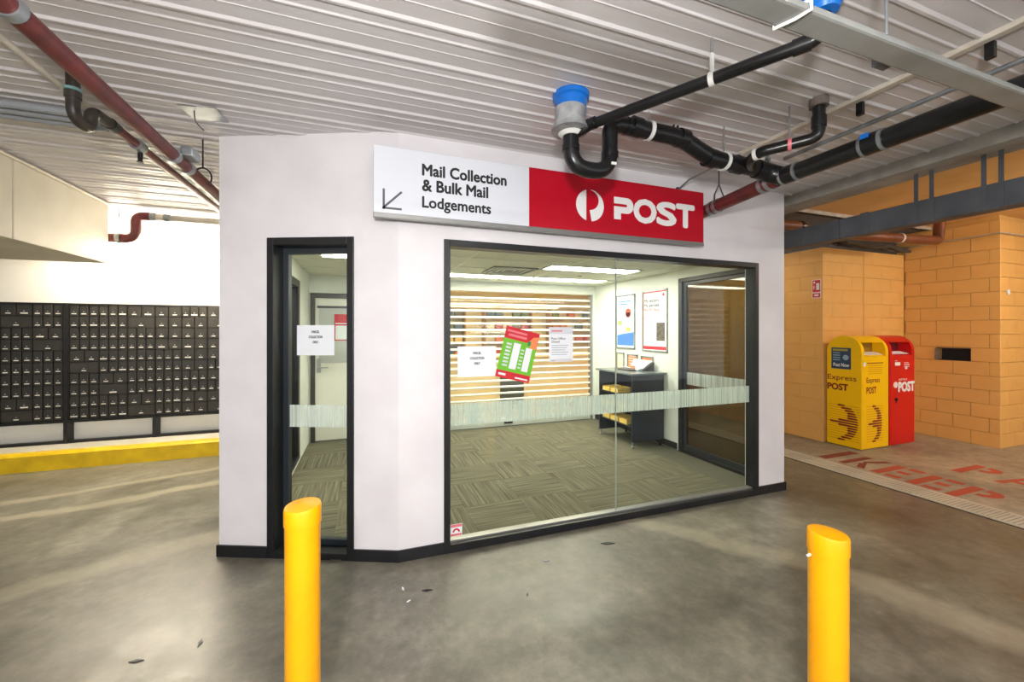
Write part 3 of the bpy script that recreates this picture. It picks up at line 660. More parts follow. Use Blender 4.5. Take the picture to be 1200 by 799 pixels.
# crumpled pile of forms and a black holder on the desk
pp = thing('form_dispenser', 'slanted black holder of white leaflets standing on the desk', 'leaflet holder', (3.5,4.56,0.955))
MB().prism([(3.40,4.44,0.956),(3.62,4.44,0.956),(3.62,4.44,1.07)], (0,0.06,0)).build('holder_side', BLACK_PIPE, pp)
lf = MB()
for i in range(7):
    R_ = Matrix.Translation((3.5,4.58,1.0+0.009*i)) @ Matrix.Rotation(0.22*i-0.6,4,'Z') @ Matrix.Rotation(0.55-0.07*i,4,'X') @ Matrix.Rotation(-0.15*i+0.3,4,'Y')
    lf.box((-0.07,-0.1,0), (0.07,0.1,0.003), R_)
lf.build('leaflets', PAPER, pp)
MB().box((3.30,4.56,0.956), (3.44,4.82,0.97)).build('holder_base', BLACK_PIPE, pp, bevel=0.003)
MB().tube(rpath([(3.38,4.80,0.965),(3.36,4.76,1.0),(3.40,4.66,0.985)],0.03), 0.009, 8).build('pen_arm', STEEL, pp, smooth=True)

# ------------------------------------------------------------------ roller shutter in the back wall
rs = thing('roller_shutter', 'closed roller shutter of clear slats with white rods in the back wall', 'shutter', (2.15,6.02,0))
for (a, b) in ((0.70,0.74),(3.56,3.60)): MB().box((a,5.97,0.0), (b,6.05,2.1)).build('guide_rail', ALU, rs, bevel=0.003)
MB().box((0.74,5.975,0.01), (3.56,6.03,0.11)).build('bottom_bar', mat('pale bar', (196,200,190), 0.4), rs, bevel=0.004)
lk = MB().box((2.02,5.965,0.045), (2.16,5.975,0.075)).build('lock', BLACK_PIPE, rs)
pn = MB(); pn.prism([(0.745,6.000,0.0),(0.745,5.992,0.03),(0.745,6.0,0.068),(0.745,6.003,0.068),(0.745,5.995,0.03),(0.745,6.003,0.0)], (2.81,0,0))
pnm = pn.mesh('slat_pane'); pnm.materials.append(POLY)
rd = MB(); rd.prism([(0.745,5.99,0),(0.745,5.985,0.008),(0.745,5.987,0.026),(0.745,5.993,0.032),(0.745,6.008,0.03),(0.745,6.008,0)], (2.81,0,0))
rdm = rd.mesh('slat_rod'); rdm.materials.append(mat('white slat rod', (242,242,234), 0.3))
for i in range(20):
    z = 0.11+0.0985*i
    p = put('slat_rod', rdm, rs, (0,0,z)); put('slat_pane', pnm, rs, (0,0,z+0.031))

# ------------------------------------------------------------------ the post office behind the shutter
ct = thing('service_counter', 'cream service counter with dark top seen through the shutter', 'counter', (2.3,7.6,0.004))
MB().box((0.9,7.4,0.06), (4.6,7.95,0.98)).build('counter_front', CREAM, ct, bevel=0.005)
MB().box((0.85,7.33,0.98), (4.65,8.0,1.02)).build('counter_top', CREAM_W, ct, bevel=0.005)
MB().box((0.92,7.44,0.004), (4.58,7.9,0.06)).build('plinth', DKGREEN, ct)
for (a, b) in ((2.42,2.9),): MB().box((a,7.37,0.1), (b,7.40,0.96)).build('dark_panel', DKGREEN, ct)
for (x, nm) in ((1.1,'cream'),(2.55,'cream')):
    q = thing('counter_screen', 'dark flat screen on the counter behind the shutter, %s' % ('behind the parcel notice' if x < 2 else 'beyond the green poster'), 'screen', (x+0.25,7.6,1.02), 'screens on the service counter')
    MB().box((x,7.58,1.10), (x+0.55,7.61,1.22)).build('display', DKGREEN, q, bevel=0.004); MB().box((x+0.22,7.60,1.03), (x+0.3,7.62,1.12)).build('stand', DKGREEN, q); MB().box((x+0.15,7.55,1.02), (x+0.37,7.7,1.03)).build('base', DKGREEN, q)
cols_ = [(214,120,70),(190,60,50),(110,130,90),(230,200,120),(120,110,100),(240,236,220),(90,120,150)]
CM = [mat('carton print %d' % i, c, 0.5) for i, c in enumerate(cols_)]
bxm = []
for m_ in CM:
    k = MB(); k.box((-0.09,-0.06,0), (0.09,0.06,0.16)); k.box((-0.092,-0.062,0.15), (0.092,0.062,0.165)); me = k.mesh('product_box', bevel=0.003); me.materials.append(m_); bxm.append(me)
CNAME = ['orange','red','olive','yellow','brown','cream','blue']
for (x0, yy, nshelf, lb_, side) in ((0.95,9.1,4,'timber display shelves of small cartons seen at the end of cream wall','at the end of cream wall'),(2.6,9.1,4,'timber display shelves of small cartons behind the counter middle','behind the counter middle'),(4.2,8.9,4,'timber display shelves of small cartons beyond the right guide rail','beyond the right guide rail')):
    q = thing('display_shelves', lb_, 'shelves', (x0+0.6,yy,0.004))
    MB().box((x0,yy,0.004), (x0+0.03,yy+0.28,2.0)).build('side_panel', TIMBER, q); MB().box((x0+1.17,yy,0.004), (x0+1.2,yy+0.28,2.0)).build('side_panel', TIMBER, q)
    MB().box((x0+0.03,yy+0.26,0.004), (x0+1.17,yy+0.28,2.0)).build('back_panel', CREAM, q)
    for i in range(nshelf):
        z = 0.9+0.3*i; MB().box((x0+0.03,yy,z), (x0+1.17,yy+0.26,z+0.02)).build('shelf', TIMBER, q)
        for j in range(5):
            if random.random() < 0.25: continue
            ci_ = random.randrange(7); o = put('product_box', bxm[ci_], None, (x0+0.16+0.22*j, yy+0.1, z+0.02))
            tag(o, 'small %s carton on %s shelf of the display shelves %s' % (CNAME[ci_], ('bottom','second','third','top')[i], side), 'carton', '%s cartons on %s shelf, %s' % (CNAME[ci_], ('bottom','second','third','top')[i], side))

# ------------------------------------------------------------------ lamps
def panel_lamp(name, label, x, yy, w, d, z, lm, group=None):
    r = thing(name, label, 'ceiling light', (x+w/2, yy+d/2, z), group)
    f_ = MB(); f_.box((x,yy,z-0.004), (x+w,yy+0.018,z+0.03)); f_.box((x,yy+d-0.018,z-0.004), (x+w,yy+d,z+0.03)); f_.box((x,yy,z-0.004), (x+0.018,yy+d,z+0.03)); f_.box((x+w-0.018,yy,z-0.004), (x+w,yy+d,z+0.03))
    f_.build('trim_ring', TBAR, r); MB().box((x+0.018,yy+0.018,z-0.002), (x+w-0.018,yy+d-0.018,z+0.004)).build('diffuser', lm, r)
panel_lamp('recessed_light', 'lit recessed ceiling panel near the left end of the shutter', 1.0,5.17,1.19,0.32,ZI-0.002,LAMP_IN)
panel_lamp('recessed_light', 'lit recessed ceiling panel near the right end of the shutter', 2.2,5.17,1.19,0.32,ZI-0.002,LAMP_IN)
panel_lamp('recessed_light', 'lit recessed ceiling panel nearest the shopfront glass and desk', 1.98,4.15,1.22,0.32,ZI-0.002,LAMP_IN)
panel_lamp('recessed_light', 'lit recessed ceiling panel in view through the narrow entry', -0.43,4.15,1.19,0.32,ZI-0.002,LAMP_IN)
panel_lamp('recessed_light', 'lit ceiling panel of the post office above the counter', 1.2,6.9,1.2,0.35,2.415,LAMP_W, 'post office ceiling panels')
panel_lamp('recessed_light', 'lit ceiling panel of the post office above the counter', 3.2,6.9,1.2,0.35,2.415,LAMP_W, 'post office ceiling panels')
# air diffuser
df = thing('air_diffuser', 'square white air diffuser with louvres in the suspended ceiling', 'air vent', (1.67,4.75,ZI-0.01))
for i in range(4):
    a = 0.28-0.065*i; f_ = MB(); zz = ZI-0.012+0.004*i
    f_.box((1.67-a,4.75-a,zz), (1.67+a,4.75-a+0.028,zz+0.008)); f_.box((1.67-a,4.75+a-0.028,zz), (1.67+a,4.75+a,zz+0.008)); f_.box((1.67-a,4.75-a,zz), (1.67-a+0.028,4.75+a,zz+0.008)); f_.box((1.67+a-0.028,4.75-a,zz), (1.67+a,4.75+a,zz+0.008))
    f_.build('louvre', GREY_PANEL, df)
MB().box((1.39,4.47,ZI+0.001), (1.95,5.03,ZI+0.005)).build('dark_throat', mat('vent shade', (110,110,104), 0.7), df)
sp_ = thing('sprinkler_head', 'small metal sprinkler head in the suspended ceiling', 'sprinkler', (2.75,4.9,ZI))
MB().lathe([(0.006,-0.05),(0.02,-0.048),(0.006,-0.04),(0.006,-0.01),(0.03,-0.006),(0.03,0.004)], (2.75,4.9,ZI), 14).build('head', STEEL, sp_, smooth=True)
def batten(name, label, p, length, axis, lm, group=None, top=ZC):
    x, yy, z = p; r = thing(name, label, 'light', p, group)
    for q in (-0.4, 0.4):
        a_, b_ = (x+q*length, yy) if axis == 'X' else (x, yy+q*length)
        MB().tube([(a_,b_,z+0.08),(a_,b_,top)], 0.005, 8).build('hanger_rod', GALV, r)
    if axis == 'X':
        MB().box((x-length/2,yy-0.022,z+0.03), (x+length/2,yy+0.022,z+0.085)).build('housing', LAMP_SHELL, r, bevel=0.006)
        for s in (-0.045,0.045): MB().tube([(x-length/2+0.02,yy+s,z+0.04),(x+length/2-0.02,yy+s,z+0.04)], 0.014, 10).build('tube', lm, r, smooth=True)
    else:
        MB().box((x-0.045,yy-length/2,z+0.03), (x+0.045,yy+length/2,z+0.085)).build('housing', LAMP_SHELL, r, bevel=0.006)
        for s in (-0.028,0.028): MB().tube([(x+s,yy-length/2+0.02,z+0.012),(x+s,yy+length/2-0.02,z+0.012)], 0.014, 10).build('tube', lm, r, smooth=True)
TUBE = mat('lit tube', (255,255,250), 0.5, emit=((255,252,244), 60.0))
TUBE_W = mat('lit warm tube', (255,250,235), 0.5, emit=((255,243,220), 80.0))
FILL_TUBE_P = mat('passage fill tube', (255,250,235), 0.5, emit=((255,238,210), 22.0))
FILL_TUBE_B = mat('bay fill tube', (255,250,235), 0.5, emit=((255,244,224), 90.0))
batten('batten_light', 'lit fluorescent batten close to the white wall above the post boxes', (-2.6,6.0,2.45), 1.2, 'X', TUBE_W)
batten('batten_light', 'fluorescent batten on the deck ceiling above the yellow kerb', (-1.78,5.72,2.33), 1.2, 'X', TUBE_W)
batten('batten_light', 'fluorescent batten hung over the driveway beside the pale concrete beam', (-3.0,-1.0,2.45), 1.2, 'X', TUBE, 'driveway ceiling battens')
batten('batten_light', 'fluorescent batten hung over the driveway facing the shop window', (1.0,-1.6,2.45), 1.2, 'X', TUBE, 'driveway ceiling battens')
batten('batten_light', 'added unseen fill batten on the yellow soffit of the loading bay', (6.9,1.0,2.6), 1.2, 'X', FILL_TUBE_B, top=2.97)  # extra lamp outside the frame, added to light the yellow bay
batten('batten_light', 'added hidden fill batten in the passage beside the shop side door', (4.75,5.0,2.7), 1.2, 'Y', FILL_TUBE_P, top=2.93)  # unseen lamp added to brighten the yellow wall behind the side door glass

# ------------------------------------------------------------------ post box banks on the left wall
BY = 6.20; RZ = 0.134; BZ0 = 0.452; MWID = 0.27
def door_mesh(w, h):
    k = MB(); k.box((-w/2+0.004,0,0.004), (w/2-0.004,0.02,h-0.004)); me = k.mesh('box_door', bevel=0.003); me.materials.append(PB_FACE); return me
DM = {'S': door_mesh(MWID/3-0.006, RZ), 'M': door_mesh(MWID/2-0.004, RZ), 'L': door_mesh(MWID-0.004, RZ)}
k = MB(); k.box((-0.021,-0.003,0), (0.021,0.001,0.011)); PLM = k.mesh('number_plate'); PLM.materials.append(PLATE)
k = MB(); k.box((-0.032,-0.003,0), (0.032,0.001,0.014)); PLB = k.mesh('number_plate'); PLB.materials.append(PLATE)
k = MB(); k.tube([(0,-0.006,0),(0,0.002,0)], 0.007, 8); LKM = k.mesh('lock'); LKM.materials.append(GALV)
def bank(label, xs, mods, x0, x1):
    r = thing('post_box_bank', label, 'post boxes', ((x0+x1)/2, 6.25, 0.18), 'banks of private post boxes')
    f_ = MB(); f_.box((x0,BY+0.016,BZ0-0.03), (x1,6.298,1.815)); f_.box((x0,BY-0.004,BZ0-0.03), (x1,BY+0.02,BZ0-0.004)); f_.box((x0,BY-0.004,1.797), (x1,BY+0.02,1.818))
    f_.build('carcass', PB_FRAME, r)
    MB().box((x0,BY+0.0,0.181), (x1,BY+0.05,0.212)).build('base_rail', PB_FRAME, r)
    for xm, rows in zip(xs, mods):
        MB().box((xm-0.004,BY-0.004,BZ0), (xm+0.004,BY+0.02,1.80)).build('divider', PB_FRAME, r)
        for i, t in enumerate(rows):
            n = {'S':3,'M':2,'L':1}[t]
            for j in range(n):
                cx = xm+MWID*(j+0.5)/n; z = 1.797-RZ*(i+1)
                d = put('box_door', DM[t], r, (cx, BY+random.uniform(-0.001,0.001), z))
                put('number_plate', PLB if random.random() < 0.05 else PLM, d, (cx, BY, z+0.026))
                put('lock', LKM, d, (cx, BY, z+0.056))
    return r
def post_(x, r, z1): MB().box((x-0.02,BY-0.012,0.181), (x+0.02,6.298,z1)).build('post', PB_FRAME, r)
b1 = bank('black private post boxes with white number plates beyond the square post', [-4.13,-3.86,-3.59], ['SSMLSSSSSS','MLSSSSSSML','SSMLSSSSSS'], -4.6, -3.315)
b2 = bank('black private post boxes with white number plates running behind the white shop', [-3.27,-3.0,-2.73,-2.46,-2.19,-1.92,-1.65], ['SSSSMLSSSS','SSSSSSMLSS','MLSSSSSSML','MMMMSSSSSS','SMMMMMSSMM','MLMMMSMSML','SSSSSSSSSS'], -3.275, -1.3)
post_(-3.295, b2, 1.818); post_(-2.46, b2, BZ0)

# ------------------------------------------------------------------ bollards
def bollard(label, x, yy, h, tilt_dir, r=0.053):
    o = thing('bollard', label, 'bollard', (x, yy, 0), 'yellow steel bollards')
    n = 36; p = MB()
    ring = lambda rr, zf: [(x+rr*math.cos(2*PI*k/n), yy+rr*math.sin(2*PI*k/n), zf(math.cos(2*PI*k/n-tilt_dir))) for k in range(n)]
    rows = [ring(r, lambda c: 0.0), ring(r, lambda c: h-0.055)]
    vs = [q for R_ in rows for q in R_]; fs = [(i*n+k, i*n+(k+1) % n, (i+1)*n+(k+1) % n, (i+1)*n+k) for i in range(1) for k in range(n)]
    p.add(vs, fs+[tuple(reversed(range(n))), tuple(range(n,2*n))]); p.build('post', BOLL, o, smooth=True)
    c_ = MB(); s = 0.004
    rows = [ring(r+0.003, lambda c: h-0.062), ring(r+0.003, lambda c: h-0.012+s*c), ring(r+0.0005, lambda c: h-0.004+s*c), ring(r-0.005, lambda c: h-0.002+s*c*0.9), ring(r-0.009, lambda c: h-0.0025+s*c*0.8), ring(r*0.5, lambda c: h+0.002+s*c*0.3), ring(r*0.1, lambda c: h+0.003)]
    vs = [q for R_ in rows for q in R_]; fs = [(i*n+k, i*n+(k+1) % n, (i+1)*n+(k+1) % n, (i+1)*n+k) for i in range(len(rows)-1) for k in range(n)]
    c_.add(vs, fs+[tuple(reversed(range(n))), tuple(range((len(rows)-1)*n, len(rows)*n))]); c_.build('cap', BOLL, o, smooth=True)
    return o
bollard('yellow steel bollard with slanted cap standing before the narrow entry door', -0.197, 1.485, 0.93, 0.9)
bo = bollard('yellow steel bollard with slanted cap standing beyond the window towards the bay', 1.385, 0.872, 0.86, 2.5)
MB().tube([(1.385-0.052,0.872+0.02,0.785),(1.385-0.064,0.872+0.022,0.782)], 0.004, 8).build('bolt', STRAP_W, bo)

# ------------------------------------------------------------------ street post boxes
def post_box(label, x0, x1, body, chute, name='street_post_box'):
    y0, y1, zs, R_ = 3.265, 3.665, 1.23, 0.20; cy = (y0+y1)/2
    r = thing(name, label, 'post box', ((x0+x1)/2, cy, 0))
    full = [(y0,0.012)]+[(cy-R_*math.cos(math.radians(a)), zs+R_*math.sin(math.radians(a))) for a in range(0,181,10)]+[(y1,0.012)]
    a0 = [(cy-R_*math.cos(math.radians(a)), zs+R_*math.sin(math.radians(a))) for a in range(40,181,10)]
    notch = [(y0,0.012),(y0,1.165),(y0+0.03,1.185),(y0+0.15,1.22),(y0+0.15,1.345),(y0+0.015,1.345),(y0+0.025,1.355)]+a0+[(y1,0.012)]
    m_ = MB(); e = 0.055
    for (a, b, p) in ((x0,x0+e,full),(x1-e,x1,full),(x0+e,x1-e,notch)): m_.prism([(a,yy,z) for yy, z in p], (b-a,0,0))
    bo_ = m_.build('body', body, r)
    MB().box((x0+e,y0+0.148,1.22), (x1-e,y0+0.152,1.345)).build('chute_back', chute, bo_)
    MB().prism([(x0+e+0.03,y0+0.02,1.188),(x1-e-0.03,y0+0.02,1.188),(x1-e-0.03,y0+0.11,1.216),(x0+e+0.03,y0+0.11,1.216)], (0,-0.001,0.004)).build('chute_plate', PAPER, bo_)
    MB().box((x0+0.02,y0+0.03,0), (x1-0.02,y1-0.03,0.014)).build('base', INK, r)
    sm = MB(); sm.box((x0+0.028,y0-0.004,0.05), (x1-0.028,y0+0.001,1.14)); sm.build('front_door', body, r, bevel=0.003)
    return r, frame((x0,y0-0.004,0),(1,0,0),(0,0,1)), frame((x0,y1,0),(0,-1,0),(0,0,1)), x1-x0
def stripes(r, M, w, x, z, h):
    thick = []; thin = []; n = 15
    for i in range(n):
        t = -1+2*i/(n-1); zz = z+h*(1+t)/2; at = abs(t)
        xr = w*(0.55+0.45*math.sqrt(max(0, 1-at*at)))
        xl = 0.0 if at < 0.05 else (w*0.30 if at < 0.16 else (w*0.62 if at < 0.62 else w*(0.62-0.9*(at-0.62))))
        s = h/n*0.44
        thick.append([(x+xl,zz),(x+xl+0.02,zz+s),(x+xr,zz+s*0.7),(x+xr+0.004,zz),(x+xr,zz-s*0.7),(x+xl+0.02,zz-s)])
        thin.append(rect(x-0.03,zz-0.0022,x+w+0.02,zz+0.0022))
    flat('stripe_emblem', thick, MAROON, r, M, 0.0016); flat('hairlines', thin, mat('fine amber print', (196,120,10), 0.5), r, M, 0.0012)
r, MF, MSd, w = post_box('yellow street posting box lettered Express POST beside the red one', 5.80, 6.335, BOX_Y, BOX_IN)
text('lettering', 'Express', MAROON, r, MF @ Matrix.Translation((0.09,0.82,0)), 0.26, 0.085, bold=0.012, depth=0.0015)
text('lettering', 'POST', MAROON, r, MF @ Matrix.Translation((0.09,0.705,0)), 0.19, 0.08, bold=0.03, depth=0.0015)
text('lettering', 'Express', MAROON, r, MSd @ Matrix.Translation((0.01,0.835,0)), 0.335, 0.085, bold=0.012, depth=0.0015)
text('lettering', 'POST', MAROON, r, MSd @ Matrix.Translation((0.01,0.725,0)), 0.24, 0.08, bold=0.045, depth=0.0015)
stripes(r, MF, 0.27, 0.12, 0.10, 0.44); stripes(r, MSd, 0.33, 0.03, 0.09, 0.44)
flat('collection_label', [rect(0.055,1.0,0.285,1.275)], NAVY, r, MSd, 0.0014)
text('label_lettering', 'Post Now', WPRINT, r, MSd @ Matrix.Translation((0.08,1.03,0)), 0.185, 0.045, bold=0.025, depth=0.0018)
flat('label_prints', [rect(0.075,1.11+0.03*i,0.16,1.122+0.03*i) for i in range(4)]+[arcp(0.225,1.15,0.035,0,360,12)[:-1]], mat('pale label print', (150,176,200), 0.5), r, MSd, 0.0018)
flat('label_band', [rect(0.07,1.232,0.25,1.258)], mat('olive print', (170,160,60), 0.5), r, MSd, 0.0018)
flat('instruction_print', [rect(0.10,1.08,0.42,1.092)], MAROON, r, MF, 0.0014)
flat('fine_print', [rect(0.12,0.95+0.025*i,0.40,0.957+0.025*i) for i in range(5)], mat('fine amber print b', (206,150,10), 0.5), r, MF, 0.0014)
flat('white_sticker', [rect(0.03,1.05,0.075,1.1)], PAPER, r, MF, 0.0016)
r, MF, MSd, w = post_box('red street posting box lettered POST beside the yellow one', 6.355, 6.89, BOX_R, BOX_INR)
text('lettering', 'POST', WPRINT, r, MF @ Matrix.Translation((0.185,0.70,0)), 0.34, 0.12, bold=0.06, depth=0.0015)
text('lettering', 'AUSTRALIA', WPRINT, r, MF @ Matrix.Translation((0.19,0.845,0)), 0.18, 0.025, bold=0.02, depth=0.0015)
flat('badge', [arcp(0.12,0.79,0.042,0,360,18)[:-1]], WPRINT, r, MF, 0.0015)
flat('badge_gap', [rect(0.105,0.75,0.112,0.83)], BOX_R, r, MF, 0.0019)
flat('white_prints', [rect(0.11,1.04,0.22,1.085), rect(0.11,1.10,0.16,1.108), rect(0.30,1.07,0.40,1.078), rect(0.30,1.045,0.42,1.053), rect(0.32,0.99,0.37,1.03), rect(0.30,1.02,0.42,1.027)], WPRINT, r, MF, 0.0015)
k = MB(); k.tube([MF @ Vector((0.13,0.60,-0.001)), MF @ Vector((0.13,0.60,0.012))], 0.022, 14); k.build('lock', INK, r, smooth=True)
flat('lock_plate', [rect(0.115,0.55,0.15,0.58)], MAROON, r, MF, 0.0015)

# ------------------------------------------------------------------ wall signs
fs_ = thing('fire_hose_sign', 'small red and white fire sign on the yellow passage wall', 'sign', (XA,3.78,1.94))
Mf = frame((XA-0.001,3.835,1.94), (0,-1,0), (0,0,1))
flat('plate', [rect(0,0,0.115,0.25)], PAPER, fs_, Mf, 0.004, 0.004); flat('red_fields', [rect(0.007,0.08,0.108,0.243), rect(0.007,0.007,0.108,0.066)], RED_PR, fs_, Mf, 0.0046)
flat('symbol', [rect(0.055,0.11,0.095,0.2), rect(0.02,0.20,0.04,0.225), rect(0.02,0.12,0.03,0.17)], PAPER, fs_, Mf, 0.005); flat('print', [rect(0.03,0.025,0.085,0.05)], PAPER, fs_, Mf, 0.005)
ws_ = thing('wall_sticker', 'tiny round white disc stuck on the yellow corner wall', 'disc', (7.72,YD,1.99))
k = MB(); k.tube([(7.72,YD-0.001,1.99),(7.72,YD-0.01,1.99)], 0.035, 14); k.build('disc', PAPER, ws_)

# ------------------------------------------------------------------ stencilled letters on the bay floor: reader faces +X, reads towards -Y
def stencil(ch, x, yy, h, w, polys, m_=STENCIL):
    M = Matrix(((0,1,0,x),(-1,0,0,yy),(0,0,1,0.0),(0,0,0,1)))
    o = flat('stencil_letter', [[(a*w, b*h) for a, b in p] for p in polys], m_, None, M, 0.0014)
    return tag(o, ch, 'letter', 'red stencil letters on the bay floor')
def sarc(cx, cy, rx, ry, a0, a1, n=10): return [(cx+rx*math.cos(math.radians(a0+(a1-a0)*k/n)), cy+ry*math.sin(math.radians(a0+(a1-a0)*k/n))) for k in range(n+1)]
PP = [[(0,0),(0.34,0),(0.34,1),(0,1)], sarc(0.46,0.72,0.54,0.28,90,-90)+[(0.46,0.62)]+sarc(0.46,0.72,0.22,0.1,-90,90)]
EE = [[(0,0),(0.36,0),(0.36,1),(0,1)], [(0.48,0.82),(1,0.82),(1,1),(0.48,1)], [(0.48,0.42),(0.9,0.42),(0.9,0.6),(0.48,0.6)], [(0.48,0),(1,0),(1,0.18),(0.48,0.18)]]
KK = [[(0,0),(0.3,0),(0.3,1),(0,1)], [(0.4,0.55),(0.75,1),(1.05,1),(0.55,0.42)], [(0.45,0.36),(0.75,0),(1.05,0),(0.62,0.48)]]
AA = [[(0,0),(0.26,0),(0.45,0.9),(0.34,1)], [(0.74,0),(1,0),(0.62,1),(0.5,0.9)], [(0.3,0.25),(0.68,0.25),(0.66,0.4),(0.34,0.4)]]
stencil('dark red painted bar on the floor in front of the yellow posting box', 5.05, 3.30, 0.59, 0.10, [[(0,0),(1,0),(1,1),(0,1)]], STENCIL_D)
stencil('red stencilled letter K on the bay floor beside the drain', 5.07, 3.09, 0.50, 0.25, KK, STENCIL_D)
stencil('red stencilled letter E on the bay floor beside the letter K', 5.05, 2.775, 0.50, 0.25, EE)
stencil('red stencilled letter E on the bay floor beside the letter P', 5.02, 2.46, 0.50, 0.25, EE)
stencil('red stencilled letter P on the bay floor nearest the drain', 4.99, 2.16, 0.50, 0.25, PP)
stencil('red stencilled letter P on the bay floor behind the other row', 5.89, 2.49, 0.50, 0.25, PP)
stencil('red stencilled letter A on the bay floor behind the other row', 5.87, 2.17, 0.50, 0.28, AA)

# ------------------------------------------------------------------ pipes on the left
def ring_on(p, d, r, w): d = Vector(d).normalized(); p = Vector(p); return [p-d*w/2, p+d*w/2], r
def collar(name, p, d, r, w, m_, parent, n=20):
    pts, rr = ring_on(p, d, r, w); k = MB(); k.tube(pts, rr, n); return k.build(name, m_, parent, smooth=True)
rp = thing('red_sprinkler_main', 'long dark red fire pipe with clamped couplings below the deck ceiling', 'pipe', (-1.04,2.5,2.5))
MB().tube([(-1.04,-4.4,2.5),(-1.04,6.28,2.5)], 0.036, 20).build('pipe_run', RED_PIPE, rp, smooth=True)
for yy in (1.70,2.83,3.02): collar('coupling', (-1.04,yy,2.5), (0,1,0), 0.042, 0.035, GALV, rp)
k = MB(); k.box((-1.02,2.86,2.52), (-0.955,2.98,2.575)); k.build('coupling_lug', GALV, rp, bevel=0.01)
hg = MB(); hg.tube([(-1.04,3.28,ZC),(-1.04,3.28,2.60)], 0.005, 8); hg.build('hanger_rod', INK, rp)
hg = MB(); hg.tube([(-1.04+0.05*math.cos(a*0.35),3.28,2.535+0.062*math.sin(a*0.35)) for a in range(19)], 0.005, 6); hg.build('hanger_loop', INK, rp, smooth=True)
tp = thing('copper_trap', 'dark patinated trap pipe dropping from the deck beside the red pipe', 'pipe', (-1.356,2.66,2.54))
MB().tube(rpath([(-1.356,2.60,ZC),(-1.356,2.60,2.545),(-1.356,2.735,2.545),(-1.356,2.735,2.653),(-1.345,2.89,2.653)], 0.062), 0.027, 16).build('trap_bend', RUST_PIPE, tp, smooth=True)
collar('union', (-1.356,2.60,2.68), (0,0,1), 0.033, 0.014, mat('verdigris', (120,160,160), 0.6), tp)
collar('socket', (-1.356,2.60,2.655), (0,0,1), 0.032, 0.03, RUST_PIPE, tp)
b_ = thing('red_branch_pipe', 'short red branch pipe with galvanised unions running on from the dark trap', 'pipe', (-1.33,3.4,2.65))
MB().tube([(-1.345,2.89,2.653),(-1.30,6.2,2.66)], 0.024, 16).build('pipe_run', RED_PIPE, b_, smooth=True)
collar('union', (-1.345,2.91,2.653), (0,1,0), 0.032, 0.06, BLACK_PIPE, b_); collar('union', (-1.34,3.17,2.653), (0,1,0), 0.036, 0.07, GALV, b_)
k = MB(); k.tube([(-1.34,3.19,2.63),(-1.34,3.19,2.575)], 0.013, 10); k.lathe([(0.02,0),(0.012,0.012),(0.012,0.02)], (-1.34,3.19,2.556), 12); k.build('sprinkler', BLACK_PIPE, b_, smooth=True)
tag(MB().tube([(-1.425,-4.4,2.70),(-1.40,6.28,2.70)], 0.014, 10).build('conduit', CONDUIT_W, smooth=True), 'pale thin conduit running beside the red fire pipe', 'conduit')
for i, yy in enumerate((3.03,3.11,3.19)):
    tag(MB().tube([(-8.9,yy,2.745),(-1.50,yy,2.745)], 0.022, 10).build('conduit', CONDUIT_G, smooth=True), ('grey straight conduit crossing below the deck, first of three from shop front','grey straight conduit crossing below the deck between its two neighbours','grey straight conduit crossing below the deck, nearest the post boxes')[i], 'conduit', 'grey conduits below the deck')
tag(MB().tube([(-2.425,-4.4,2.762),(-2.425,5.2,2.762)], 0.014, 10).build('conduit', CONDUIT_W, smooth=True), 'pale conduit fixed along the top edge of pale concrete beam', 'conduit')
lp = thing('back_pipe', 'red and grey pipe with bend emerging past the end of pale beam', 'pipe', (-2.0,5.3,2.7))
MB().tube(rpath([(-2.9,5.32,2.455),(-2.27,5.32,2.455),(-2.27,5.32,2.70),(-2.12,5.32,2.70)], 0.1), 0.045, 18).build('pipe_bend', RED_PIPE, lp, smooth=True)
MB().tube([(-2.12,5.32,2.70),(-1.52,5.32,2.70)], 0.034, 14).build('pipe_run', CONDUIT_W, lp, smooth=True)
for x in (-2.12,-2.0): collar('coupling', (x,5.32,2.70), (1,0,0), 0.046, 0.05, GALV, lp)
collar('clamp', (-2.41,5.32,2.455), (1,0,0), 0.052, 0.04, GALV, lp); MB().tube([(-2.41,5.32,ZC),(-2.41,5.32,2.50)], 0.005, 8).build('hanger_rod', GALV, lp)
pl = thing('ceiling_patch', 'square pale metal patch hanging loose under the deck by a wire', 'plate', (-0.905,2.87,2.77))
MB().prism([(-1.01,2.80,2.775),(-0.815,2.76,2.775),(-0.80,2.95,2.785),(-0.985,2.985,2.78)], (0,0,0.003)).build('plate', GALV, pl)
MB().tube(rpath([(-0.94,2.83,2.775),(-0.945,2.86,2.72),(-0.91,2.89,2.69)],0.03), 0.003, 6).build('wire', INK, pl)

# ------------------------------------------------------------------ pipes on the right
def strap(p, d, r, parent, up=0.0):
    collar('strap', p, d, r, 0.022, STRAP_W, parent)
    if up: MB().tube([(p[0],p[1],p[2]+r*0.9),(p[0],p[1],ZC)], 0.004, 8).build('hanger_rod', GALV, parent)
tr = thing('drain_trap', 'black plastic waste trap hanging under the first blue collar', 'pipe', (1.18,1.98,2.35))
MB().tube(rpath([(1.056,1.98,2.62),(1.056,1.98,2.395),(1.305,1.98,2.395),(1.305,1.98,2.675),(1.42,1.965,2.675)], 0.115, 10), 0.044, 22).build('trap_bend', BLACK_PIPE, tr, smooth=True)
for (p, d) in (((1.056,1.98,2.50),(0,0,1)), ((1.305,1.98,2.50),(0,0,1))): collar('socket', p, d, 0.048, 0.03, BLACK_PIPE, tr)
for (x, z) in ((1.285,2.425),): MB().box((x,1.928,z), (x+0.03,1.936,z+0.014)).build('label_sticker', STRAP_W, tr)
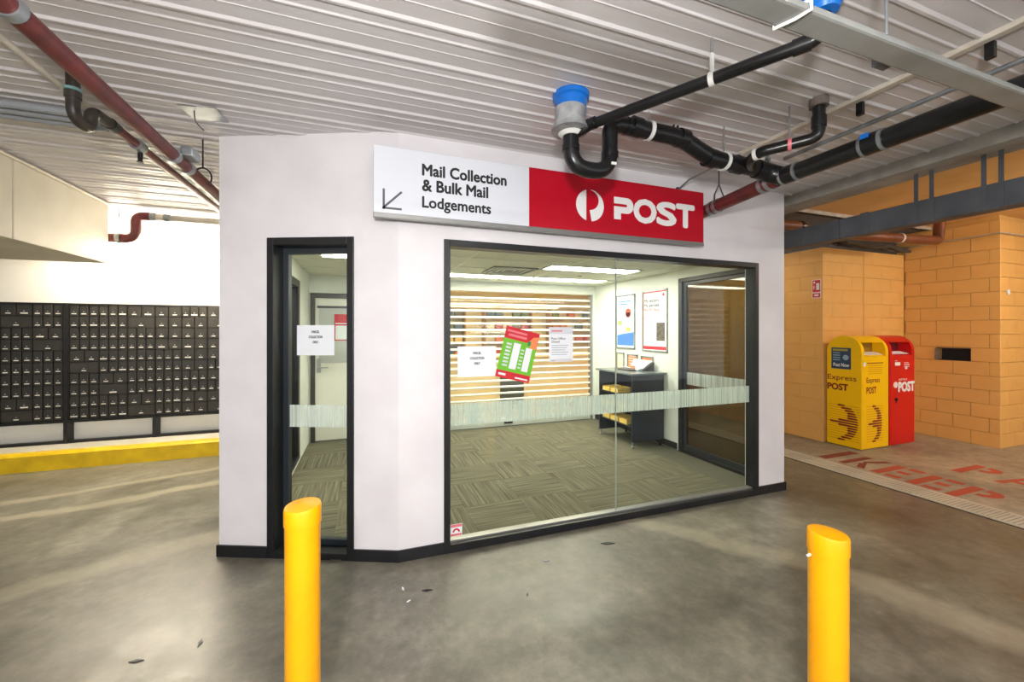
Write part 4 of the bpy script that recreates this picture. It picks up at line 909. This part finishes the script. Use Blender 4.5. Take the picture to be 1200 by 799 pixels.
MB().tube(rpath([(1.40,1.967,2.675),(1.80,1.96,2.665),(2.0,1.955,2.575),(2.44,1.95,2.555)], 0.1), 0.050, 22).build('pipe_run', BLACK_PIPE, tr, smooth=True)
for x, z in ((1.80,2.66),(2.02,2.575),(2.25,2.565),(1.46,2.674)): collar('socket', (x,1.958,z), (1,0,-0.1), 0.056, 0.06, BLACK_PIPE, tr)
strap((1.56,1.962,2.672), (1,0,0), 0.056, tr, 1); strap((2.13,1.955,2.569), (1,0,0), 0.057, tr, 1)
for x, z in ((1.74,2.725),(1.77,2.725),(1.93,2.665)): MB().tube([(x,1.96,z-0.015),(x,1.96,z+0.012)], 0.006, 8).build('screw_lug', BLACK_PIPE, tr)
bc = thing('floor_waste_collar', 'blue plastic collar cast in the deck with grey tape wrapped below, above trap', 'collar', (1.056,1.98,2.7))
MB().lathe([(0.078,-0.12),(0.086,-0.03),(0.099,-0.022),(0.101,0.0)], (1.056,1.98,ZC-0.001), 26).build('cup', BLUE, bc, smooth=True)
MB().lathe([(0.104,-0.205),(0.10,-0.19),(0.080,-0.15),(0.084,-0.085)], (1.045,1.97,ZC), 18).build('tape_wrap', TAPE, bc, smooth=True)
MB().lathe([(0.050,-0.228),(0.070,-0.212),(0.05,-0.2)], (1.056,1.98,ZC), 18).build('white_rim', STRAP_W, bc, smooth=True)
up = thing('upper_waste_pipe', 'thin black waste pipe slanting from the taped collar towards second blue collar', 'pipe', (1.35,1.5,2.6))
MB().tube(rpath([(1.08,1.96,2.575),(1.14,1.89,2.605),(1.615,1.05,2.605),(1.60,1.02,2.73)], 0.03), 0.026, 18).build('pipe_run', BLACK_PIPE, up, smooth=True)
collar('socket', (1.59,1.095,2.605), (0.48,-0.84,0), 0.031, 0.06, BLACK_PIPE, up); collar('socket', (1.13,1.90,2.605), (0.48,-0.84,0), 0.031, 0.07, BLACK_PIPE, up)
strap((1.43,1.377,2.605), (0.48,-0.84,0), 0.030, up)
MB().box((1.424,1.373,2.633), (1.440,1.383,2.72)).build('hanger_strap', STRAP_W, up); MB().tube([(1.432,1.378,2.72),(1.432,1.378,ZC)], 0.004, 8).build('hanger_rod', GALV, up)
b2_ = thing('floor_waste_collar', 'blue plastic collar cast in the deck beside the grey box section', 'collar', (1.60,1.02,2.7))
MB().lathe([(0.045,-0.11),(0.062,-0.07),(0.075,-0.03),(0.078,0.0)], (1.60,1.02,ZC-0.001), 24).build('cup', BLUE, b2_, smooth=True)
mp_ = thing('main_waste_pipe', 'thick black waste main with steel bands running to the red pipe', 'pipe', (2.54,1.2,2.5))
MB().tube([(2.54,-4,2.5),(2.55,1.90,2.5)], 0.052, 24).build('pipe_run', BLACK_PIPE, mp_, smooth=True)
for yy in (1.33,1.42,1.78,1.87): collar('band', (2.545,yy,2.5), (0,1,0), 0.058, 0.016, GALV, mp_)
for yy, w in ((1.375,0.09),(1.825,0.09)): collar('socket', (2.545,yy,2.5), (0,1,0), 0.0565, w, BLACK_PIPE, mp_)
k = MB(); k.prism([(2.49,1.37,2.52),(2.488,1.41,2.52),(2.495,1.41,2.545),(2.497,1.37,2.545)], (-0.003,0,0.002)); k.build('blue_sticker', BLUE, mp_)
MB().tube(rpath([(2.40,1.95,2.557),(2.50,1.94,2.54),(2.55,1.88,2.50)], 0.06), 0.058, 20).build('junction', BLACK_PIPE, mp_, smooth=True)
for p in ((2.47,1.92,2.59),(2.53,1.96,2.555),(2.43,1.90,2.60)): MB().tube([p,(p[0]+0.01,p[1],p[2]+0.035)], 0.010, 8).build('bolt', GALV, mp_)
rr_ = thing('red_wall_pipe', 'red pipe stub with steel couplings running from junction into the shop wall', 'pipe', (2.62,2.3,2.5))
MB().tube([(2.56,1.93,2.5),(2.69,2.714,2.5)], 0.050, 22).build('pipe_run', RED_PIPE, rr_, smooth=True)
for t in (0.06,0.13,0.72,0.80): collar('band', (2.56+0.13*t,1.93+0.784*t,2.5), (0.13,0.784,0), 0.056, 0.03, GALV, rr_)
hg = MB(); hg.tube([(2.65,2.48,ZC),(2.65,2.48,2.66)], 0.005, 8); hg.tube([(2.60,2.48,2.50),(2.605,2.48,2.58),(2.65,2.48,2.665),(2.695,2.48,2.58),(2.70,2.48,2.50)], 0.006, 8); hg.build('clevis_hanger', GALV_DUCT, rr_, smooth=True)
br_ = thing('branch_waste_pipe', 'short black branch pipe dropping from deck socket to the waste junction', 'pipe', (2.35,1.6,2.55))
MB().tube(rpath([(2.37,1.54,ZC),(2.37,1.54,2.575),(2.20,1.77,2.56),(2.23,1.86,2.55),(2.36,1.95,2.55)], 0.05), 0.031, 18).build('pipe_run', BLACK_PIPE, br_, smooth=True)
collar('deck_socket', (2.37,1.54,2.765), (0,0,1), 0.046, 0.045, mat('dusty socket', (110,100,92), 0.7), br_)
collar('socket', (2.37,1.54,2.66), (0,0,1), 0.036, 0.06, BLACK_PIPE, br_); collar('strap', (2.29,1.648,2.568), (0.17,-0.23,0), 0.0345, 0.018, PINK_PR, br_); collar('strap', (2.205,1.79,2.558), (0.1,-0.5,0), 0.0345, 0.02, STRAP_W, br_)
MB().tube([(2.29,1.648,2.60),(2.29,1.648,ZC)], 0.004, 8).build('hanger_rod', GALV, br_)
# box section crossing under the deck
bt = thing('box_section', 'long grey painted box section crossing below the deck, tied with white cord', 'beam', (1.5,0.79,2.37))
MB().box((0.2,0.758,2.368), (3.79,0.835,2.39)).build('section', TRAY_PAINT, bt, bevel=0.008)
for x in (0.4,1.62,2.9): MB().tube([(x,0.84,2.38),(x,0.84,ZC)], 0.005, 8).build('hanger_rod', GALV, bt)
k = MB(); k.box((1.59,0.836,2.38), (1.65,0.866,2.45)); k.build('bracket', GALV_DUCT, bt)
ck = MB(); ck.tube([(1.13,0.754,2.394),(1.13,0.753,2.366),(1.12,0.79,2.364),(1.10,0.838,2.365),(1.10,0.838,2.394),(1.12,0.79,2.394),(1.13,0.754,2.394)], 0.005, 6); ck.build('white_cord', STRAP_W, bt)
ls = thing('ceiling_batten_strip', 'pale flat conduit strip fixed along the deck near the black main', 'strip', (2.555,0.6,2.77))
MB().box((2.535,-4.4,2.765), (2.575,2.3,ZC)).build('strip', CONDUIT_W, ls, bevel=0.003)
for yy in (0.95,1.45): MB().box((2.58,yy,2.70), (2.605,yy+0.03,2.77)).build('clip', BLACK_PIPE, ls)
tag(MB().tube([(2.605,-4.4,2.66),(2.66,1.95,2.66)], 0.013, 10).build('conduit', GALV, smooth=True), 'thin galvanised conduit hanging above the thick black main', 'conduit')
# grey cable duct in the right bay
dc = thing('cable_duct', 'dull grey steel cable duct hung on flat straps below yellow soffit', 'duct', (4.02,1.5,2.32))
for i in range(6): MB().box((3.95,-4+1.6*i,2.315), (4.085,-4+1.6*i+1.596,2.485)).build('duct_length', GALV_DUCT, dc, bevel=0.004)
for yy in (1.86,1.77,1.50,1.42,0.6): MB().box((3.944,yy-0.012,2.31), (3.952,yy+0.012,2.692)).build('strap', GALV_DUCT, dc)
for yy in (2.2,2.75): MB().box((3.943,yy-0.03,2.31), (3.951,yy+0.03,2.49)).build('joiner', GALV_DUCT, dc)
bp_ = thing('brown_bay_pipe', 'brown plastic pipe running under the soffit above the posting boxes', 'pipe', (6.1,3.0,2.62))
MB().tube(rpath([(5.35,3.12,2.62),(6.72,2.95,2.62),(6.76,2.95,2.95)], 0.05), 0.055, 18).build('pipe_run', BROWN_PIPE, bp_, smooth=True); collar('strap', (6.1,3.03,2.62), (1,-0.12,0), 0.061, 0.025, STRAP_W, bp_)
p3 = thing('brown_bay_pipe', 'brown pipe stub with black collar just past the shop corner', 'pipe', (4.4,3.4,2.75))
MB().tube([(4.05,3.3,2.70),(4.75,3.25,2.70)], 0.05, 16).build('pipe_run', BROWN_PIPE, p3, smooth=True); collar('band', (4.25,3.285,2.70), (1,-0.07,0), 0.058, 0.05, BLACK_PIPE, p3); collar('band', (4.7,3.255,2.70), (1,-0.07,0), 0.058, 0.04, BLACK_PIPE, p3)
cb_ = thing('cable_bundle', 'dark drooping cables and insulation lying along the top of yellow block wall', 'cables', (6.6,3.66,2.62))
for i in range(5):
    pts = [(6.1+0.16*k2, 3.62+0.05*i+0.02*math.sin(k2+i), 2.68+0.025*math.sin(1.3*k2+i*2)+0.012*i) for k2 in range(10)]
    MB().tube(pts, 0.022, 8).build('cable', DARK_SOFFIT, cb_, smooth=True)
tag(MB().tube(rpath([(7.52,3.7,2.72),(7.5,2.70,2.73),(9.5,2.68,2.74)],0.03), 0.008, 8).build('conduit', CONDUIT_W, smooth=True), 'thin pale cable clipped high along the yellow side wall', 'conduit')

# ------------------------------------------------------------------ litter on the floor
LIT = ['dark scrap of litter on the concrete before the shop wall corner','white scrap of litter nearest the black skirting at the shop corner','tiny white scrap of litter beside the dark scrap by the corner','tiny dark scrap of litter alone on concrete before the window','long dark splinter on the concrete close under the window sill','dark leaf scrap on open concrete between bollard and yellow kerb','dark leaf scrap on open concrete farthest from the bollards','small grey scrap of litter under the wide window']
for i, (x, yy, s, m_) in enumerate(((0.33,2.36,0.03,SKIRT),(0.2,2.42,0.02,PAPER),(0.22,2.30,0.014,PAPER),(0.86,2.13,0.016,SKIRT),(1.6,2.45,0.05,SKIRT),(-0.75,2.33,0.03,SKIRT),(-0.98,2.30,0.03,SKIRT),(1.1,2.4,0.02,PALE_INK))):
    a = random.random()*3; k = MB(); k.prism([(x+s*math.cos(a+t)*(1 if j % 2 else 0.35), yy+s*math.sin(a+t)*(1 if j % 2 else 0.35), 0.0005) for j, t in enumerate((0,1.3,2.4,4.4,5.2))], (0,0,0.004))
    tag(k.build('litter_scrap', m_), LIT[i], 'litter', 'scraps of litter on the concrete floor')
